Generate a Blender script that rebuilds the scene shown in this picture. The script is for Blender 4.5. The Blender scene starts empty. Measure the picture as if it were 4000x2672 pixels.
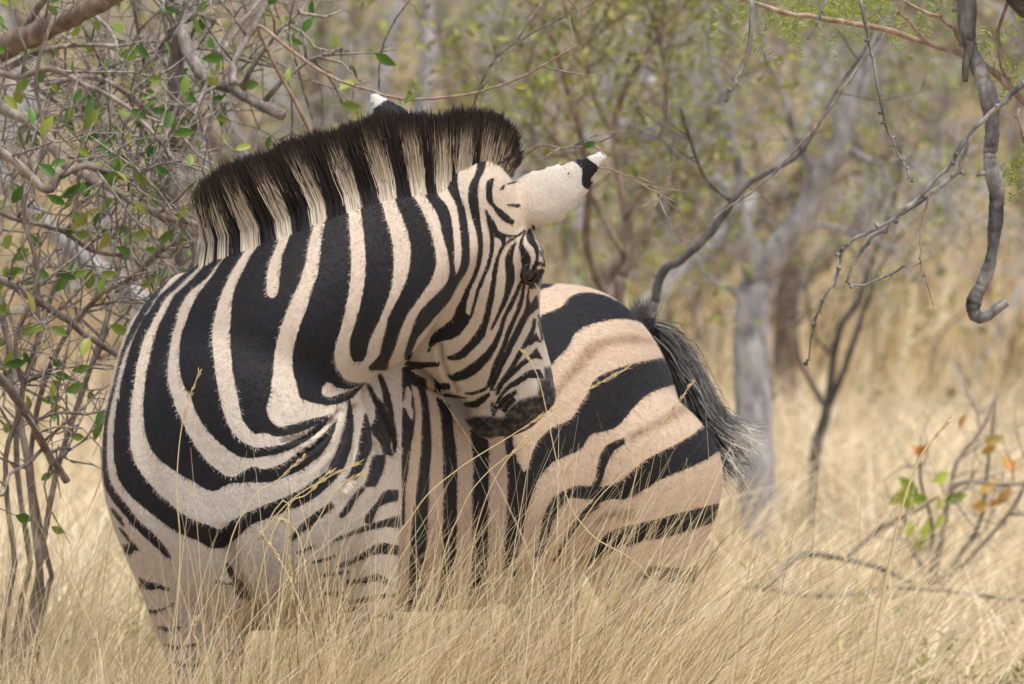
import bpy, bmesh, math, random
import numpy as np
from mathutils import Vector, Matrix, noise as mnoise

# ------------------------------------------------------------------ camera
SC = bpy.context.scene
COL = SC.collection
CAM = Vector((0.0, -15.0, 2.0))
AIM = Vector((0.0, 0.0, 1.1))
FOCAL = 36.0 * (AIM - CAM).length / 2.0
cam_d = bpy.data.cameras.new('camera')
cam_d.lens = FOCAL
cam_d.sensor_width = 36.0
cam_d.clip_start = 0.5
cam_d.clip_end = 3000.0
cam_o = bpy.data.objects.new('camera', cam_d)
COL.objects.link(cam_o)
cam_o.location = CAM
cam_o.rotation_euler = (AIM - CAM).to_track_quat('-Z', 'Y').to_euler()
cam_d.dof.use_dof = True
cam_d.dof.focus_distance = 14.98
cam_d.dof.aperture_fstop = 6.0
cam_d.dof.aperture_blades = 7
SC.camera = cam_o

# ------------------------------------------------------------------ light: bright thin overcast
SUN_EL, SUN_AZ = 70.0, 30.0       # azimuth: degrees to the right of straight behind the camera
world = bpy.data.worlds.new('World')
SC.world = world
world.use_nodes = True
wn = world.node_tree.nodes
wl = world.node_tree.links
bg = wn['Background']
sky = wn.new('ShaderNodeTexSky')
sky.sky_type = 'NISHITA'
sky.sun_disc = False
sky.sun_elevation = math.radians(SUN_EL)
sky.sun_rotation = math.radians(180.0 - SUN_AZ)
sky.air_density = 1.0
sky.dust_density = 4.0
sky.ozone_density = 1.0
wl.new(sky.outputs[0], bg.inputs[0])
bg.inputs[1].default_value = 0.075
sun_d = bpy.data.lights.new('sun', 'SUN')
sun_d.energy = 1.5
sun_d.angle = math.radians(22.0)
sun_d.color = (1.0, 0.94, 0.82)
sun_o = bpy.data.objects.new('sun', sun_d)
COL.objects.link(sun_o)
_az = math.radians(SUN_AZ); _el = math.radians(SUN_EL)
to_sun = Vector((math.sin(_az) * math.cos(_el), -math.cos(_az) * math.cos(_el), math.sin(_el)))
sun_o.rotation_euler = to_sun.to_track_quat('Z', 'Y').to_euler()
sun_o.location = (3, -6, 9)
SC.view_settings.view_transform = 'Standard'
SC.view_settings.look = 'None'
SC.view_settings.gamma = 1.0
SC.view_settings.use_curve_mapping = False
SC.view_settings.exposure = 1.3
SC.render.engine = 'CYCLES'
SC.cycles.use_denoising = True
SC.cycles.max_bounces = 6
SC.cycles.transparent_max_bounces = 8

# ------------------------------------------------------------------ photo pixel -> direction
F = (AIM - CAM).normalized()
RT = F.cross(Vector((0, 0, 1))).normalized()
UP = RT.cross(F).normalized()
TANH = 18.0 / FOCAL
def ray(px, py):
    u = (px - 2000.0) / 2000.0 * TANH
    v = (1336.0 - py) / 2000.0 * TANH
    return (F + RT * u + UP * v)
def W(px, py, Y):
    """point on the plane y = Y seen at that photo pixel"""
    d = ray(px, py)
    return CAM + d * ((Y - CAM.y) / d.y)
def G(px, py, zfun=None):
    """point where the pixel's line of sight meets the ground"""
    d = ray(px, py)
    t = 5.0
    while t < 400:
        p = CAM + d * t
        if p.z <= ground_z(p.x, p.y):
            return p
        t += 0.05
    return CAM + d * 60
_F = np.array(F); _R = np.array(RT); _U = np.array(UP); _C = np.array(CAM)
def project(P):
    Q = np.asarray(P, float) - _C
    w = Q @ _F
    return np.stack([2000 + 2000 * (Q @ _R) / w / TANH, 1336 - 2000 * (Q @ _U) / w / TANH], 1)

def ground_z(x, y):
    r = max(0.0, y - 14.0)
    z = 0.018 * r + 0.00022 * r * r if r < 160 else 0.018 * 160 + 0.00022 * 25600 + (r - 160) * 0.0884
    return z + 0.03 * math.sin(x * 1.3 + 0.7) * math.cos(y * 0.9) + 0.02 * math.sin(x * 3.1 + y * 2.3)

# ------------------------------------------------------------------ helpers
def new_mat(name):
    m = bpy.data.materials.new(name)
    m.use_nodes = True
    nt = m.node_tree
    return m, nt, nt.nodes, nt.links, nt.nodes['Principled BSDF']
def mesh_obj(name, verts, faces, mat, parent=None, smooth=False, attrs=None):
    me = bpy.data.meshes.new(name)
    if isinstance(verts, np.ndarray) and isinstance(faces, np.ndarray):
        nv, nf, k = len(verts), len(faces), faces.shape[1]
        me.vertices.add(nv); me.vertices.foreach_set('co', verts.astype(np.float32).ravel())
        me.loops.add(nf * k); me.loops.foreach_set('vertex_index', faces.astype(np.int32).ravel())
        me.polygons.add(nf)
        me.polygons.foreach_set('loop_start', np.arange(0, nf * k, k, dtype=np.int32))
        me.update(calc_edges=True)
    else:
        me.from_pydata([tuple(v) for v in verts], [], [tuple(f) for f in faces])
        me.update()
    if smooth:
        me.polygons.foreach_set('use_smooth', [True] * len(me.polygons))
    if attrs:
        for k, a in attrs.items():
            at = me.attributes.new(k, 'FLOAT', 'POINT')
            at.data.foreach_set('value', np.asarray(a, np.float32))
    if mat: me.materials.append(mat)
    o = bpy.data.objects.new(name, me)
    COL.objects.link(o)
    if parent: o.parent = parent
    return o
def thing(name, label, cat, loc=(0, 0, 0), group=None):
    o = bpy.data.objects.new(name, None)
    o.empty_display_size = 0.1
    COL.objects.link(o)
    o.location = loc
    o['label'] = label; o['category'] = cat
    if group: o['group'] = group
    return o
def tag(o, label, cat, group=None):
    o['label'] = label; o['category'] = cat
    if group: o['group'] = group
    return o
# ================================================================== the zebra
# ---- coat: stripe outlines.  Rows are (tile, xl, yl, xr, yr): the two edges of a stripe.
TILE = {1: (400, 800), 2: (380, 1400), 3: (1400, 600), 4: (1300, 1200), 5: (380, 1888), 6: (1500, 1888), 7: (1900, 1000), 8: (1900, 1600)}
def strip(txt):
    L, R = [], []
    for row in txt.replace('\n', ' ').split(';'):
        row = row.strip()
        if not row: continue
        t, c = row.split(':')
        ox, oy = TILE[int(t)]
        a, b, c2, d = [float(q) for q in c.split(',')]
        L.append((ox + a / 2, oy + b / 2)); R.append((ox + c2 / 2, oy + d / 2))
    def sm(P):
        P = np.array(P)
        if len(P) < 3: return P
        Q = np.vstack([2 * P[0] - P[1], P, 2 * P[-1] - P[-2]])
        out = []
        for i in range(1, len(Q) - 2):
            p0, p1, p2, p3 = Q[i - 1], Q[i], Q[i + 1], Q[i + 2]
            for t in (0, 0.34, 0.67):
                out.append(0.5 * ((2 * p1) + (-p0 + p2) * t + (2 * p0 - 5 * p1 + 4 * p2 - p3) * t * t + (-p0 + 3 * p1 - 3 * p2 + p3) * t ** 3))
        out.append(P[-1])
        return np.array(out)
    return np.vstack([sm(L), sm(R)[::-1]])
def poly(t, txt):
    ox, oy = TILE[t]
    v = [float(q) for q in txt.replace(' ', ',').split(',') if q]
    return np.array([(ox + v[i] / 2, oy + v[i + 1] / 2) for i in range(0, len(v), 2)])
def sd_poly(P, poly, pad=30):
    """signed distance (px), positive inside, clamped at -pad outside the padded box"""
    out = np.full(len(P), -float(pad))
    lo, hi = poly.min(0) - pad, poly.max(0) + pad
    m = np.where((P[:, 0] > lo[0]) & (P[:, 0] < hi[0]) & (P[:, 1] > lo[1]) & (P[:, 1] < hi[1]))[0]
    if len(m) == 0: return out
    p = P[m]
    best = np.full(len(p), 1e9); ins = np.zeros(len(p), bool)
    n = len(poly)
    for i in range(n):
        a, b = poly[i], poly[(i + 1) % n]
        e = b - a
        w = p - a
        L2 = e @ e + 1e-9
        t = np.clip((w @ e) / L2, 0, 1)
        d = w - t[:, None] * e
        best = np.minimum(best, (d * d).sum(1))
        c = ((a[1] > p[:, 1]) != (b[1] > p[:, 1]))
        if abs(e[1]) > 1e-9:
            xi = a[0] + (p[:, 1] - a[1]) / e[1] * e[0]
            ins ^= c & (p[:, 0] < xi)
    s = np.sqrt(best)
    out[m] = np.where(ins, s, -s).clip(-pad, pad)
    return out

FRONT = [  # neck, chest, shoulders, forelegs and head
 ('k', strip("""1:925,295,935,303;1:800,350,830,360;1:660,440,700,455;1:520,535,560,550;1:430,630,470,655;1:340,750,390,770;1:270,880,310,900;1:200,1020,230,1040;1:140,1190,160,1200;1:95,1380,112,1385;2:95,330,118,330;2:60,500,85,500;2:45,700,75,700;2:45,860,80,860;2:60,990,110,985;2:110,1090,170,1070;2:180,1180,240,1160;2:270,1290,320,1270;2:380,1400,430,1360;2:500,1510,540,1490;2:545,1560,575,1555""")),
 ('k', strip("5:105,195,120,190;5:150,270,185,262;5:200,335,210,325")),
 ('k', strip("5:165,350,180,345;5:235,440,255,432;5:300,525,325,515")),
 ('k', strip("5:200,480,290,470;5:230,555,275,550")),
 ('k', strip("""1:925,325,935,335;1:850,385,865,400;1:760,440,785,460;1:680,500,715,520;1:590,585,635,600;1:510,655,560,670;1:440,720,500,725;1:375,820,435,830;1:310,910,380,930;1:255,1020,330,1030;1:210,1150,290,1160;1:180,1270,260,1280;1:145,1400,245,1400;1:133,1540,225,1540;2:160,310,270,300;2:145,450,255,450;2:130,600,255,600;2:130,720,262,720;2:145,850,310,850;2:190,980,385,950;2:280,1090,450,1030;2:400,1190,560,1130;2:500,1270,640,1200;2:620,1350,760,1270;2:780,1420,880,1310;2:880,1475,950,1340;2:960,1480,985,1330;2:1010,1465,1040,1280;2:1090,1400,1110,1240;2:1200,1300,1200,1195;2:1330,1245,1330,1140;2:1480,1190,1480,1080;2:1600,1140,1600,1020;2:1720,1070,1700,950;2:1840,960,1790,880;2:1920,860,1850,770;2:1960,760,1885,690;2:1990,640,1915,580;2:2000,500,1945,470;2:1990,400,1960,380;2:1975,330,1968,325""")),
 ('k', strip("""1:960,295,1000,285;1:930,345,985,335;1:870,410,930,420;1:800,475,870,500;1:725,560,800,585;1:640,640,715,650;1:560,715,655,710;1:500,830,600,820;1:450,930,575,920;1:410,1040,540,1040;1:380,1160,520,1160;1:350,1290,508,1290;1:335,1400,515,1400;1:325,1520,555,1520;2:362,360,600,360;2:365,480,650,470;2:385,600,690,560;2:420,700,740,650;2:490,790,800,740;2:570,850,850,800;2:660,910,900,845;2:760,965,960,895;2:850,1020,1020,925;2:910,1035,1075,930;2:970,1010,1130,890;2:1030,975,1180,862;2:1120,970,1230,848;2:1220,965,1290,870;2:1330,965,1400,845;2:1450,930,1500,790;2:1570,880,1600,715;2:1690,800,1690,660;2:1770,720,1750,610;2:1830,620,1800,560;2:1860,540,1835,520;2:1885,450,1865,480""")),
 ('k', strip("""1:1075,230,1150,215;1:1070,290,1150,290;1:1010,360,1105,370;1:945,430,1050,455;1:890,510,1010,520;1:820,610,960,620;1:750,700,925,700;1:690,820,890,820;1:655,920,868,920;1:620,1010,855,1000;1:605,1130,858,1130;1:605,1260,875,1260;1:630,1390,890,1390;1:690,1500,915,1500;2:780,430,980,420;2:840,530,1020,520;2:920,620,1065,600;2:1010,700,1130,650;2:1100,760,1200,690;2:1190,775,1260,700;2:1300,765,1350,690;2:1420,740,1450,675;2:1530,700,1550,635;2:1640,640,1640,585;2:1730,570,1720,520;2:1790,500,1780,480;2:1830,450,1825,445""")),
 ('k', strip("""1:1245,150,1655,110;1:1245,200,1650,160;1:1220,310,1615,280;1:1160,400,1595,400;1:1110,500,1565,520;1:1060,600,1525,630;1:1025,700,1485,720;1:1010,820,1445,820;1:1003,930,1400,930;1:1000,1020,1370,1030;1:1010,1170,1342,1160;1:1020,1290,1333,1290;1:1040,1400,1318,1400;1:1065,1530,1300,1510;2:1120,400,1318,390;2:1140,480,1335,470;2:1200,560,1380,520;2:1235,590,1430,542;2:1300,577,1480,530;2:1390,607,1530,518;2:1500,597,1610,492;2:1620,560,1700,470;2:1720,512,1770,455;2:1800,460,1820,440""")),
 ('w', strip("1:1360,100,1475,60;1:1380,180,1480,140;1:1385,210,1480,190;1:1370,290,1455,280;1:1320,400,1410,390;1:1290,510,1395,500;1:1280,600,1385,590;1:1283,690,1375,680;1:1310,735,1355,725")),
 ('k', strip("""1:1748,-20,1915,-40;1:1742,140,1922,140;1:1715,280,1935,280;1:1705,400,1940,420;1:1685,540,1937,560;1:1645,660,1920,700;1:1600,800,1895,830;1:1545,950,1860,960;1:1510,1060,1828,1070;1:1490,1180,1808,1160;1:1490,1290,1820,1250;1:1520,1390,1855,1320;1:1540,1480,1895,1365;1:1560,1512,1930,1385;1:1650,1545,1990,1395;1:1760,1563,2030,1392;1:1870,1545,2055,1390;1:1950,1505,2065,1385""")),
 ('w', strip("1:1710,1470,1715,1420;1:1740,1500,1760,1380;1:1780,1505,1800,1400;1:1830,1490,1840,1425;1:1920,1460,1930,1435;1:2000,1425,2005,1412")),
 ('k', strip("1:2000,-100,2150,-120;1:2010,-20,2180,-20;1:2033,130,2215,120;1:2050,280,2258,260;1:2060,430,2272,420;1:2056,560,2268,560;1:2035,700,2240,700;1:2005,830,2195,820;1:1972,940,2145,930;1:1945,1030,2105,1010;1:1936,1110,2078,1090;1:1945,1190,2060,1170;1:1968,1225,2035,1222")),
 ('k', strip("""3:205,60,345,110;3:235,150,375,220;3:262,260,420,320;3:295,370,480,420;3:335,470,530,520;3:375,570,565,620;3:402,670,592,730;3:412,760,606,830;3:405,860,598,905;3:388,960,565,990;3:345,1070,510,1075;3:288,1180,440,1170;4:440,70,570,75;4:410,200,522,200;4:388,280,495,285;4:368,370,455,385;4:330,420,440,430;4:285,465,440,455;4:290,490,420,490""")),
 ('k', strip("""3:495,120,775,110;3:500,180,775,180;3:503,250,775,250;3:520,320,795,340;3:572,395,830,430;3:622,485,848,540;3:648,580,860,640;3:672,680,868,740;3:696,760,868,800;3:711,850,862,870;3:715,930,835,930;3:692,1010,790,1005;3:640,1070,750,1075;3:570,1140,715,1140;3:490,1225,665,1200;3:445,1310,590,1285;3:412,1400,520,1370;3:385,1490,455,1450;3:365,1568,425,1530;4:565,395,615,380;4:570,410,600,405""")),
 ('w', strip("3:580,100,690,100;3:585,180,690,180;3:590,250,690,250;3:625,330,725,320;3:682,400,765,400;3:720,490,783,490;3:735,600,797,600;3:742,700,806,700;3:748,800,808,800;3:752,900,795,890;3:765,945,770,940")),
 ('k', strip("""3:942,-20,1000,-20;3:922,140,985,120;3:872,240,942,210;3:860,330,930,310;3:870,420,938,400;3:892,510,947,490;3:918,590,960,580;3:932,670,970,660;3:935,750,970,750;3:925,850,955,850;3:900,930,925,945;3:868,1005,890,1030;3:828,1085,860,1100;3:798,1155,840,1180;3:765,1215,838,1240;3:735,1290,870,1290;3:650,1360,790,1410;3:595,1400,690,1455;3:560,1450,600,1480;3:550,1520,565,1520;4:740,345,760,340""")),
 ('k', strip("3:990,440,1005,445;3:1008,540,1040,540;3:1028,640,1058,640;3:1030,730,1056,740;3:1018,820,1040,830;3:990,900,1008,920;3:950,1000,970,1010;3:918,1080,940,1090;3:898,1160,915,1170;3:880,1230,898,1235;3:865,1290,880,1290")),
 ('k', strip("3:1000,450,1015,470;3:1040,560,1065,545;3:1060,640,1090,600;3:1110,660,1130,625;3:1170,650,1190,637;3:1250,650,1250,630;3:1300,600,1295,590")),
 ('k', strip("3:1095,650,1150,655;3:1120,690,1145,690;3:1125,720,1150,715")),
 ('k', strip("3:1140,715,1150,700;3:1200,680,1190,670;3:1255,640,1250,630")),
 ('k', strip("""3:1118,720,1150,715;3:1080,800,1105,790;3:1058,890,1088,890;3:1044,970,1076,980;3:1028,1050,1065,1060;3:1010,1130,1054,1140;3:990,1230,1038,1220;3:970,1310,1015,1320;4:1150,150,1200,170;4:1110,215,1180,230;4:1050,285,1110,310;4:985,345,1030,390;4:930,378,960,412;4:892,385,900,402""")),
 ('k', strip("3:1225,690,1238,690;3:1185,740,1215,745;3:1150,820,1205,830;3:1150,900,1218,910;3:1155,980,1216,1000;3:1145,1080,1190,1080;3:1120,1165,1152,1170;3:1085,1250,1112,1250;3:1055,1320,1075,1320;3:1030,1370,1040,1375")),
 ('k', strip("3:1283,965,1297,970;3:1240,1045,1262,1055;3:1208,1115,1230,1130;3:1170,1195,1200,1200;4:1330,70,1358,75;4:1300,165,1330,165;4:1268,240,1300,260;4:1220,315,1260,350;4:1150,390,1195,440;4:1060,460,1110,520;4:970,512,1020,565;4:905,530,940,575;4:880,520,895,530")),
 ('k', strip("""3:1300,600,1312,600;3:1268,670,1285,670;3:1258,720,1292,730;3:1268,780,1335,790;3:1275,850,1345,840;3:1280,920,1325,915;3:1284,1000,1304,1010;3:1272,1090,1294,1100;3:1248,1180,1275,1190;3:1215,1265,1245,1270;4:1380,140,1412,140;4:1345,230,1380,230;4:1310,330,1340,340;4:1265,420,1305,425;4:1235,510,1270,520;4:1205,600,1235,595;4:1170,640,1190,650;4:1090,665,1100,680;4:1030,665,1040,680""")),
 ('k', strip("3:1330,590,1345,585;3:1312,640,1362,640;3:1330,690,1385,690;3:1368,735,1403,735;3:1388,790,1408,790;3:1382,840,1404,845;3:1362,885,1392,880;3:1342,930,1355,935")),
 ('k', strip("3:1375,885,1405,850;3:1420,870,1430,850;3:1470,890,1475,850;3:1500,870,1502,850")),
 ('k', strip("3:1395,650,1402,650;3:1425,730,1440,730;3:1450,790,1468,790;3:1480,840,1490,840")),
 ('k', strip("3:1350,556,1364,556;3:1385,620,1400,612;3:1415,680,1434,672;3:1447,745,1468,735;3:1475,800,1504,790;3:1488,850,1530,840")),
 ('k', strip("3:1365,590,1372,588;3:1395,640,1406,634;3:1432,700,1446,692")),
 ('k', poly(3, "1340,955 1375,925 1435,898 1460,915 1430,960 1405,1005 1365,1005")),
 ('k', strip("3:1415,760,1428,760;3:1440,820,1450,820;3:1455,850,1470,850")),
 ('k', strip("3:1332,930,1344,935;3:1326,990,1336,1000;3:1326,1060,1335,1060;3:1315,1130,1330,1120;3:1308,1190,1345,1170")),
 ('k', strip("3:1340,1000,1350,1000;3:1345,1040,1375,1030;3:1350,1060,1390,1050")),
 ('k', poly(3, "1345,1170 1395,1105 1410,1200 1365,1240 1310,1235 1308,1190")),
 ('k', strip("3:1308,1200,1395,1190;3:1290,1250,1350,1245;3:1255,1310,1315,1300;3:1225,1370,1280,1370;4:1390,240,1440,250;4:1365,300,1410,310;4:1320,390,1370,390;4:1290,470,1325,480;4:1255,560,1290,560;4:1235,610,1260,610;4:1230,650,1245,645")),
 ('k', strip("4:1565,90,1590,95;4:1545,180,1572,190;4:1495,275,1525,285;4:1440,365,1475,375;4:1395,445,1430,450;4:1340,530,1375,535;4:1295,600,1320,605;4:1265,650,1285,650")),
 ('k', strip("4:1600,60,1606,55;4:1625,150,1632,145;4:1640,230,1652,225")),
 ('k', strip("4:1600,120,1606,115;4:1620,190,1628,185;4:1632,260,1645,255")),
 ('k', poly(4, "1520,290 1560,220 1590,208 1630,275 1600,270 1580,265 1545,300")),
 ('k', strip("4:1590,320,1640,410;4:1560,355,1570,395;4:1510,395,1520,430;4:1440,455,1450,490;4:1380,520,1390,550;4:1320,590,1330,610;4:1270,680,1290,690")),
 ('k', strip("4:1620,490,1650,560;4:1555,488,1560,550;4:1510,510,1515,560;4:1440,560,1455,600;4:1370,610,1380,640;4:1310,680,1325,690;4:1270,750,1290,760")),
 ('k', strip("4:1430,640,1440,670;4:1370,680,1390,710;4:1320,720,1345,750;4:1285,780,1310,800")),
 ('k', strip("4:1410,700,1430,730;4:1355,750,1375,780;4:1320,810,1350,830")),
 ('k', strip("4:1240,740,1252,740;4:1235,800,1250,800;4:1250,850,1270,840")),
 ('k', strip("4:1260,770,1275,770;4:1270,820,1290,810")),
 ('k', strip("4:560,440,590,420;4:600,490,640,430;4:720,470,720,430;4:830,460,830,430")),
 ('k', strip("4:770,630,820,600;4:860,640,880,590;4:920,640,910,600")),
 ('k', strip("4:860,690,870,675;4:950,705,950,690;4:1040,715,1040,705")),
 ('k', strip("4:1020,765,1030,745;4:1110,785,1100,735;4:1180,740,1170,695;4:1230,690,1220,670")),
 # left shoulder, seen past the throat
 ('k', strip("4:250,830,262,840;4:235,900,280,900;4:215,1000,300,1020;4:195,1120,300,1100;4:170,1220,240,1240;4:100,1350,180,1350")),
 ('k', strip("4:255,600,290,600;4:300,690,330,680;4:325,770,390,760;4:335,860,440,880;4:300,960,460,970;4:360,1050,450,1090;4:400,1150,480,1160")),
 ('k', strip("4:350,520,380,520;4:380,640,430,640;4:400,760,460,760;4:440,880,480,900;4:460,1000,500,1050;4:470,1130,490,1140")),
 ('k', strip("4:310,1160,410,1150;4:290,1240,400,1250;4:270,1330,370,1330;4:240,1400,330,1400")),
 ('k', strip("2:2348,1030,2348,1110;2:2240,1040,2260,1130;2:2180,1130,2190,1170;2:2100,1220,2160,1240;2:2080,1280,2140,1290")),
 ('k', strip("2:1830,1120,1850,1160;2:1700,1210,1720,1260;2:1600,1290,1640,1330;2:1560,1340,1580,1370;2:1500,1400,1520,1430")),
 ('k', strip("2:2060,1000,2090,1020;2:1990,1080,2015,1110;2:1940,1150,1965,1200;2:1885,1230,1910,1250")),
 ('k', strip("5:2360,250,2360,345;5:2240,290,2250,340;5:2100,330,2110,365;5:1980,380,1960,415;5:1850,440,1830,465")),
 ('k', strip("5:2360,490,2360,560;5:2200,470,2200,550;5:2080,540,2080,590;5:1960,600,1960,640;5:1860,640,1860,665")),
 ('k', strip("5:2290,770,2270,800;5:2200,710,2190,760;5:2080,740,2080,780;5:1950,760,1950,785")),
 ('k', strip("5:2330,850,2330,880;5:2200,870,2200,905;5:2100,890,2100,925;5:1950,920,1950,940")),
 ('k', strip("5:2330,1020,2330,1060;5:2200,1030,2200,1060;5:2080,1050,2080,1075")),
 ('k', strip("5:2330,1320,2330,1390;5:2180,1335,2180,1400;5:2080,1370,2080,1390")),
 ('k', strip("5:2340,1170,2340,1205;5:2220,1185,2220,1215;5:2120,1205,2120,1225")),
 ('k', strip("5:2060,1460,2060,1490;5:2200,1470,2200,1520;5:2330,1450,2330,1500")),
 ('k', strip("5:1860,560,1860,575;5:1760,590,1760,612;5:1680,610,1680,622")),
 ('k', strip("5:1960,680,1960,700;5:1820,700,1820,722;5:1740,710,1740,725")),
 ('k', strip("5:1950,840,1950,858;5:1840,850,1840,872;5:1760,858,1760,872")),
 ('k', strip("5:2080,960,2080,980;5:1960,975,1960,1000;5:1880,990,1880,1004")),
 ('k', strip("5:1700,480,1700,492;5:1620,510,1620,530;5:1560,540,1560,552")),
 ('k', strip("5:370,975,370,985;5:430,990,430,1012;5:520,975,520,990;5:600,930,600,940")),
 ('k', strip("5:470,1110,470,1122;5:560,1130,560,1155;5:660,1120,660,1130")),
 ('k', strip("5:520,1250,520,1262;5:640,1270,640,1296;5:780,1250,780,1262")),
 ('k', strip("5:600,1390,600,1402;5:740,1410,740,1440;5:880,1400,880,1412")),
 ('k', strip("5:1040,1330,1040,1350;5:1130,1320,1130,1350;5:1200,1330,1200,1350")),
 ('k', strip("5:1005,630,1030,630;5:1025,700,1060,680;5:1050,760,1090,740;5:1080,860,1130,770;5:1140,900,1170,850;5:1180,900,1190,890")),  # centre crease of the breast: its shade painted black into the coat
 ('k', strip("5:930,760,930,780;5:980,765,980,790;5:1020,800,1050,780")),  # side fold of that crease, its shade painted black too
 ('k', strip("5:330,735,330,800;5:400,770,400,830;5:480,790,480,820;5:560,820,560,840")),
]
EAR = [
 ('k', strip("3:1005,215,1060,188;3:998,290,1043,270;3:1008,370,1045,350;3:1050,415,1065,400;3:1090,480,1115,440;3:1140,530,1175,490;3:1200,557,1218,528")),
 ('k', poly(3, "1700,75 1830,60 1880,110 1830,180 1795,220 1790,190 1750,110")),
 ('k', strip("3:1730,60,1740,30;3:1800,30,1810,15;3:1830,40,1835,10")),
 ('k', strip("3:1100,290,1130,280;3:1130,250,1150,240;3:1200,235,1240,215")),
 ('k', strip("3:1160,405,1165,395;3:1240,420,1245,395;3:1265,410,1265,400")),
 ('k', strip("3:1640,150,1650,150;3:1630,165,1640,165")),
]
REAR = [  # barrel, haunch, hind legs
 ('k', strip("7:640,185,645,205;7:560,150,560,200;7:480,130,480,245;7:400,110,400,275;7:300,80,330,400;7:200,60,260,650;7:100,60,180,900;7:-50,200,20,1000;7:-200,600,-120,900")),
 ('k', strip("7:1235,525,1225,522;7:1180,465,1150,500;7:1100,400,1050,488;7:1010,350,960,495;7:920,310,880,515;7:800,287,790,540;7:700,300,715,580;7:640,335,665,640;7:600,390,640,700;7:530,425,580,765;7:430,465,520,830;7:330,540,430,950;7:240,650,330,1100;7:160,800,230,1280;7:100,1000,150,1400")),
 ('k', strip("7:1450,760,1540,980;7:1400,790,1470,1000;7:1300,810,1340,1040;7:1150,842,1240,1092;7:1000,892,1175,1155;7:900,930,1110,1225;7:830,990,1050,1300;7:790,1080,990,1345;7:740,1155,900,1372;7:690,1240,820,1392;7:640,1290,775,1445;7:560,1322,735,1505;8:480,170,620,360;8:410,240,520,410;8:370,320,450,480;8:340,400,400,550;8:310,480,370,630;8:175,560,345,690;8:168,650,325,760;8:160,800,300,860;8:150,950,280,980;8:140,1100,255,1120;8:130,1300,240,1300")),
 ('k', poly(8, "145,200 180,240 215,300 235,400 290,495 330,600 175,600 160,450 150,300")),
 ('k', strip("8:1070,225,1080,260;8:960,270,1000,320;8:900,340,960,380;8:870,440,930,450;8:850,540,900,550;8:800,620,860,640")),
 ('k', strip("8:1850,20,1960,250;8:1750,60,1880,270;8:1690,130,1800,330;8:1600,205,1700,395;8:1450,290,1560,460;8:1300,365,1400,525;8:1200,430,1300,580;8:1100,520,1180,650;8:1000,585,1080,695;8:880,610,960,700;8:790,640,860,740")),
 ('k', strip("8:830,600,850,700;8:700,600,720,690;8:600,640,640,690;8:520,690,590,740;8:470,780,530,830;8:430,900,500,920;8:420,1010,490,1010;8:380,1150,440,1150")),
 ('k', strip("8:860,700,880,760;8:740,800,800,810;8:690,880,740,880;8:560,1100,600,1080;8:520,1180,560,1190")),
 ('k', strip("8:1900,710,1900,850;8:1815,735,1795,880;8:1700,762,1690,905;8:1550,800,1520,960;8:1400,842,1380,1000;8:1250,880,1240,1020;8:1100,912,1110,1060;8:960,960,990,1100;8:880,1040,900,1160;8:830,1120,850,1190;8:780,1250,810,1280")),
 ('k', strip("8:1800,1190,1800,1320;8:1700,1205,1695,1330;8:1550,1235,1540,1350;8:1400,1235,1380,1340;8:1260,1225,1230,1310;8:1180,1300,1150,1370")),
 ('k', strip("6:2480,1030,2480,1090;6:2360,1050,2360,1100;6:2200,1075,2200,1110;6:2050,1090,2050,1130;6:1960,1110,1960,1140")),
 ('k', strip("6:2400,1330,2400,1400;6:2200,1340,2200,1410;6:1900,1370,1900,1420;6:1800,1420,1800,1440")),
 ('k', poly(4, "480,440 720,520 735,640 690,640 620,600 510,560")),
 ('k', strip("4:490,300,590,300;4:490,460,590,500;4:512,600,615,640;4:528,800,640,830;4:525,950,630,960;4:500,1100,600,1130;4:510,1300,580,1300;4:520,1450,560,1450;4:500,1700,560,1700")),
 ('k', strip("4:600,300,700,300;4:600,520,700,600;4:670,650,725,660;4:695,800,750,800;4:695,1000,765,1000;4:688,1150,765,1150;4:665,1320,750,1320;4:650,1480,745,1480;6:230,250,340,250;6:210,450,330,450;6:200,650,300,650;6:180,850,290,850;6:130,970,220,970")),
 ('k', strip("4:780,300,880,300;4:800,660,900,730;4:840,830,925,830;4:855,1000,945,1000;4:862,1150,962,1150;4:865,1300,968,1320;4:866,1450,966,1450;6:465,100,567,100;6:460,300,565,300;6:455,500,560,500;6:440,700,540,700;6:420,900,500,900;6:350,1030,420,1000")),
 ('k', strip("4:990,300,1090,300;4:1030,780,1130,800;4:1060,900,1180,950;4:1080,1020,1210,1040;4:1095,1150,1215,1150;4:1098,1300,1215,1300;4:1092,1450,1212,1450;6:690,100,812,100;6:690,300,808,300;6:692,500,806,500;6:690,700,800,700;6:650,870,740,880")),
 ('k', strip("4:1345,1000,1400,1000;4:1350,1090,1402,1060;4:1358,1180,1410,1160;4:1362,1260,1440,1240;4:1365,1340,1470,1290")),
]
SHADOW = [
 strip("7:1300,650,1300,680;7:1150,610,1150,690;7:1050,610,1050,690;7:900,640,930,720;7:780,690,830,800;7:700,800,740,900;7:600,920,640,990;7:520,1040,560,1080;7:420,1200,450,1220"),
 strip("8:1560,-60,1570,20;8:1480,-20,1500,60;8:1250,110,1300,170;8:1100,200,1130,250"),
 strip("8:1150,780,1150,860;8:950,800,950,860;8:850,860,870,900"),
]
MUZZLE = poly(4, "1648,470 1700,460 1760,600 1770,690 1740,860 1650,900 1560,1010 1420,1060 1280,1040 1130,1010 1030,880 1110,850 1230,850 1330,860 1390,770 1480,715 1600,690 1610,640 1600,560 1650,560")
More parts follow.
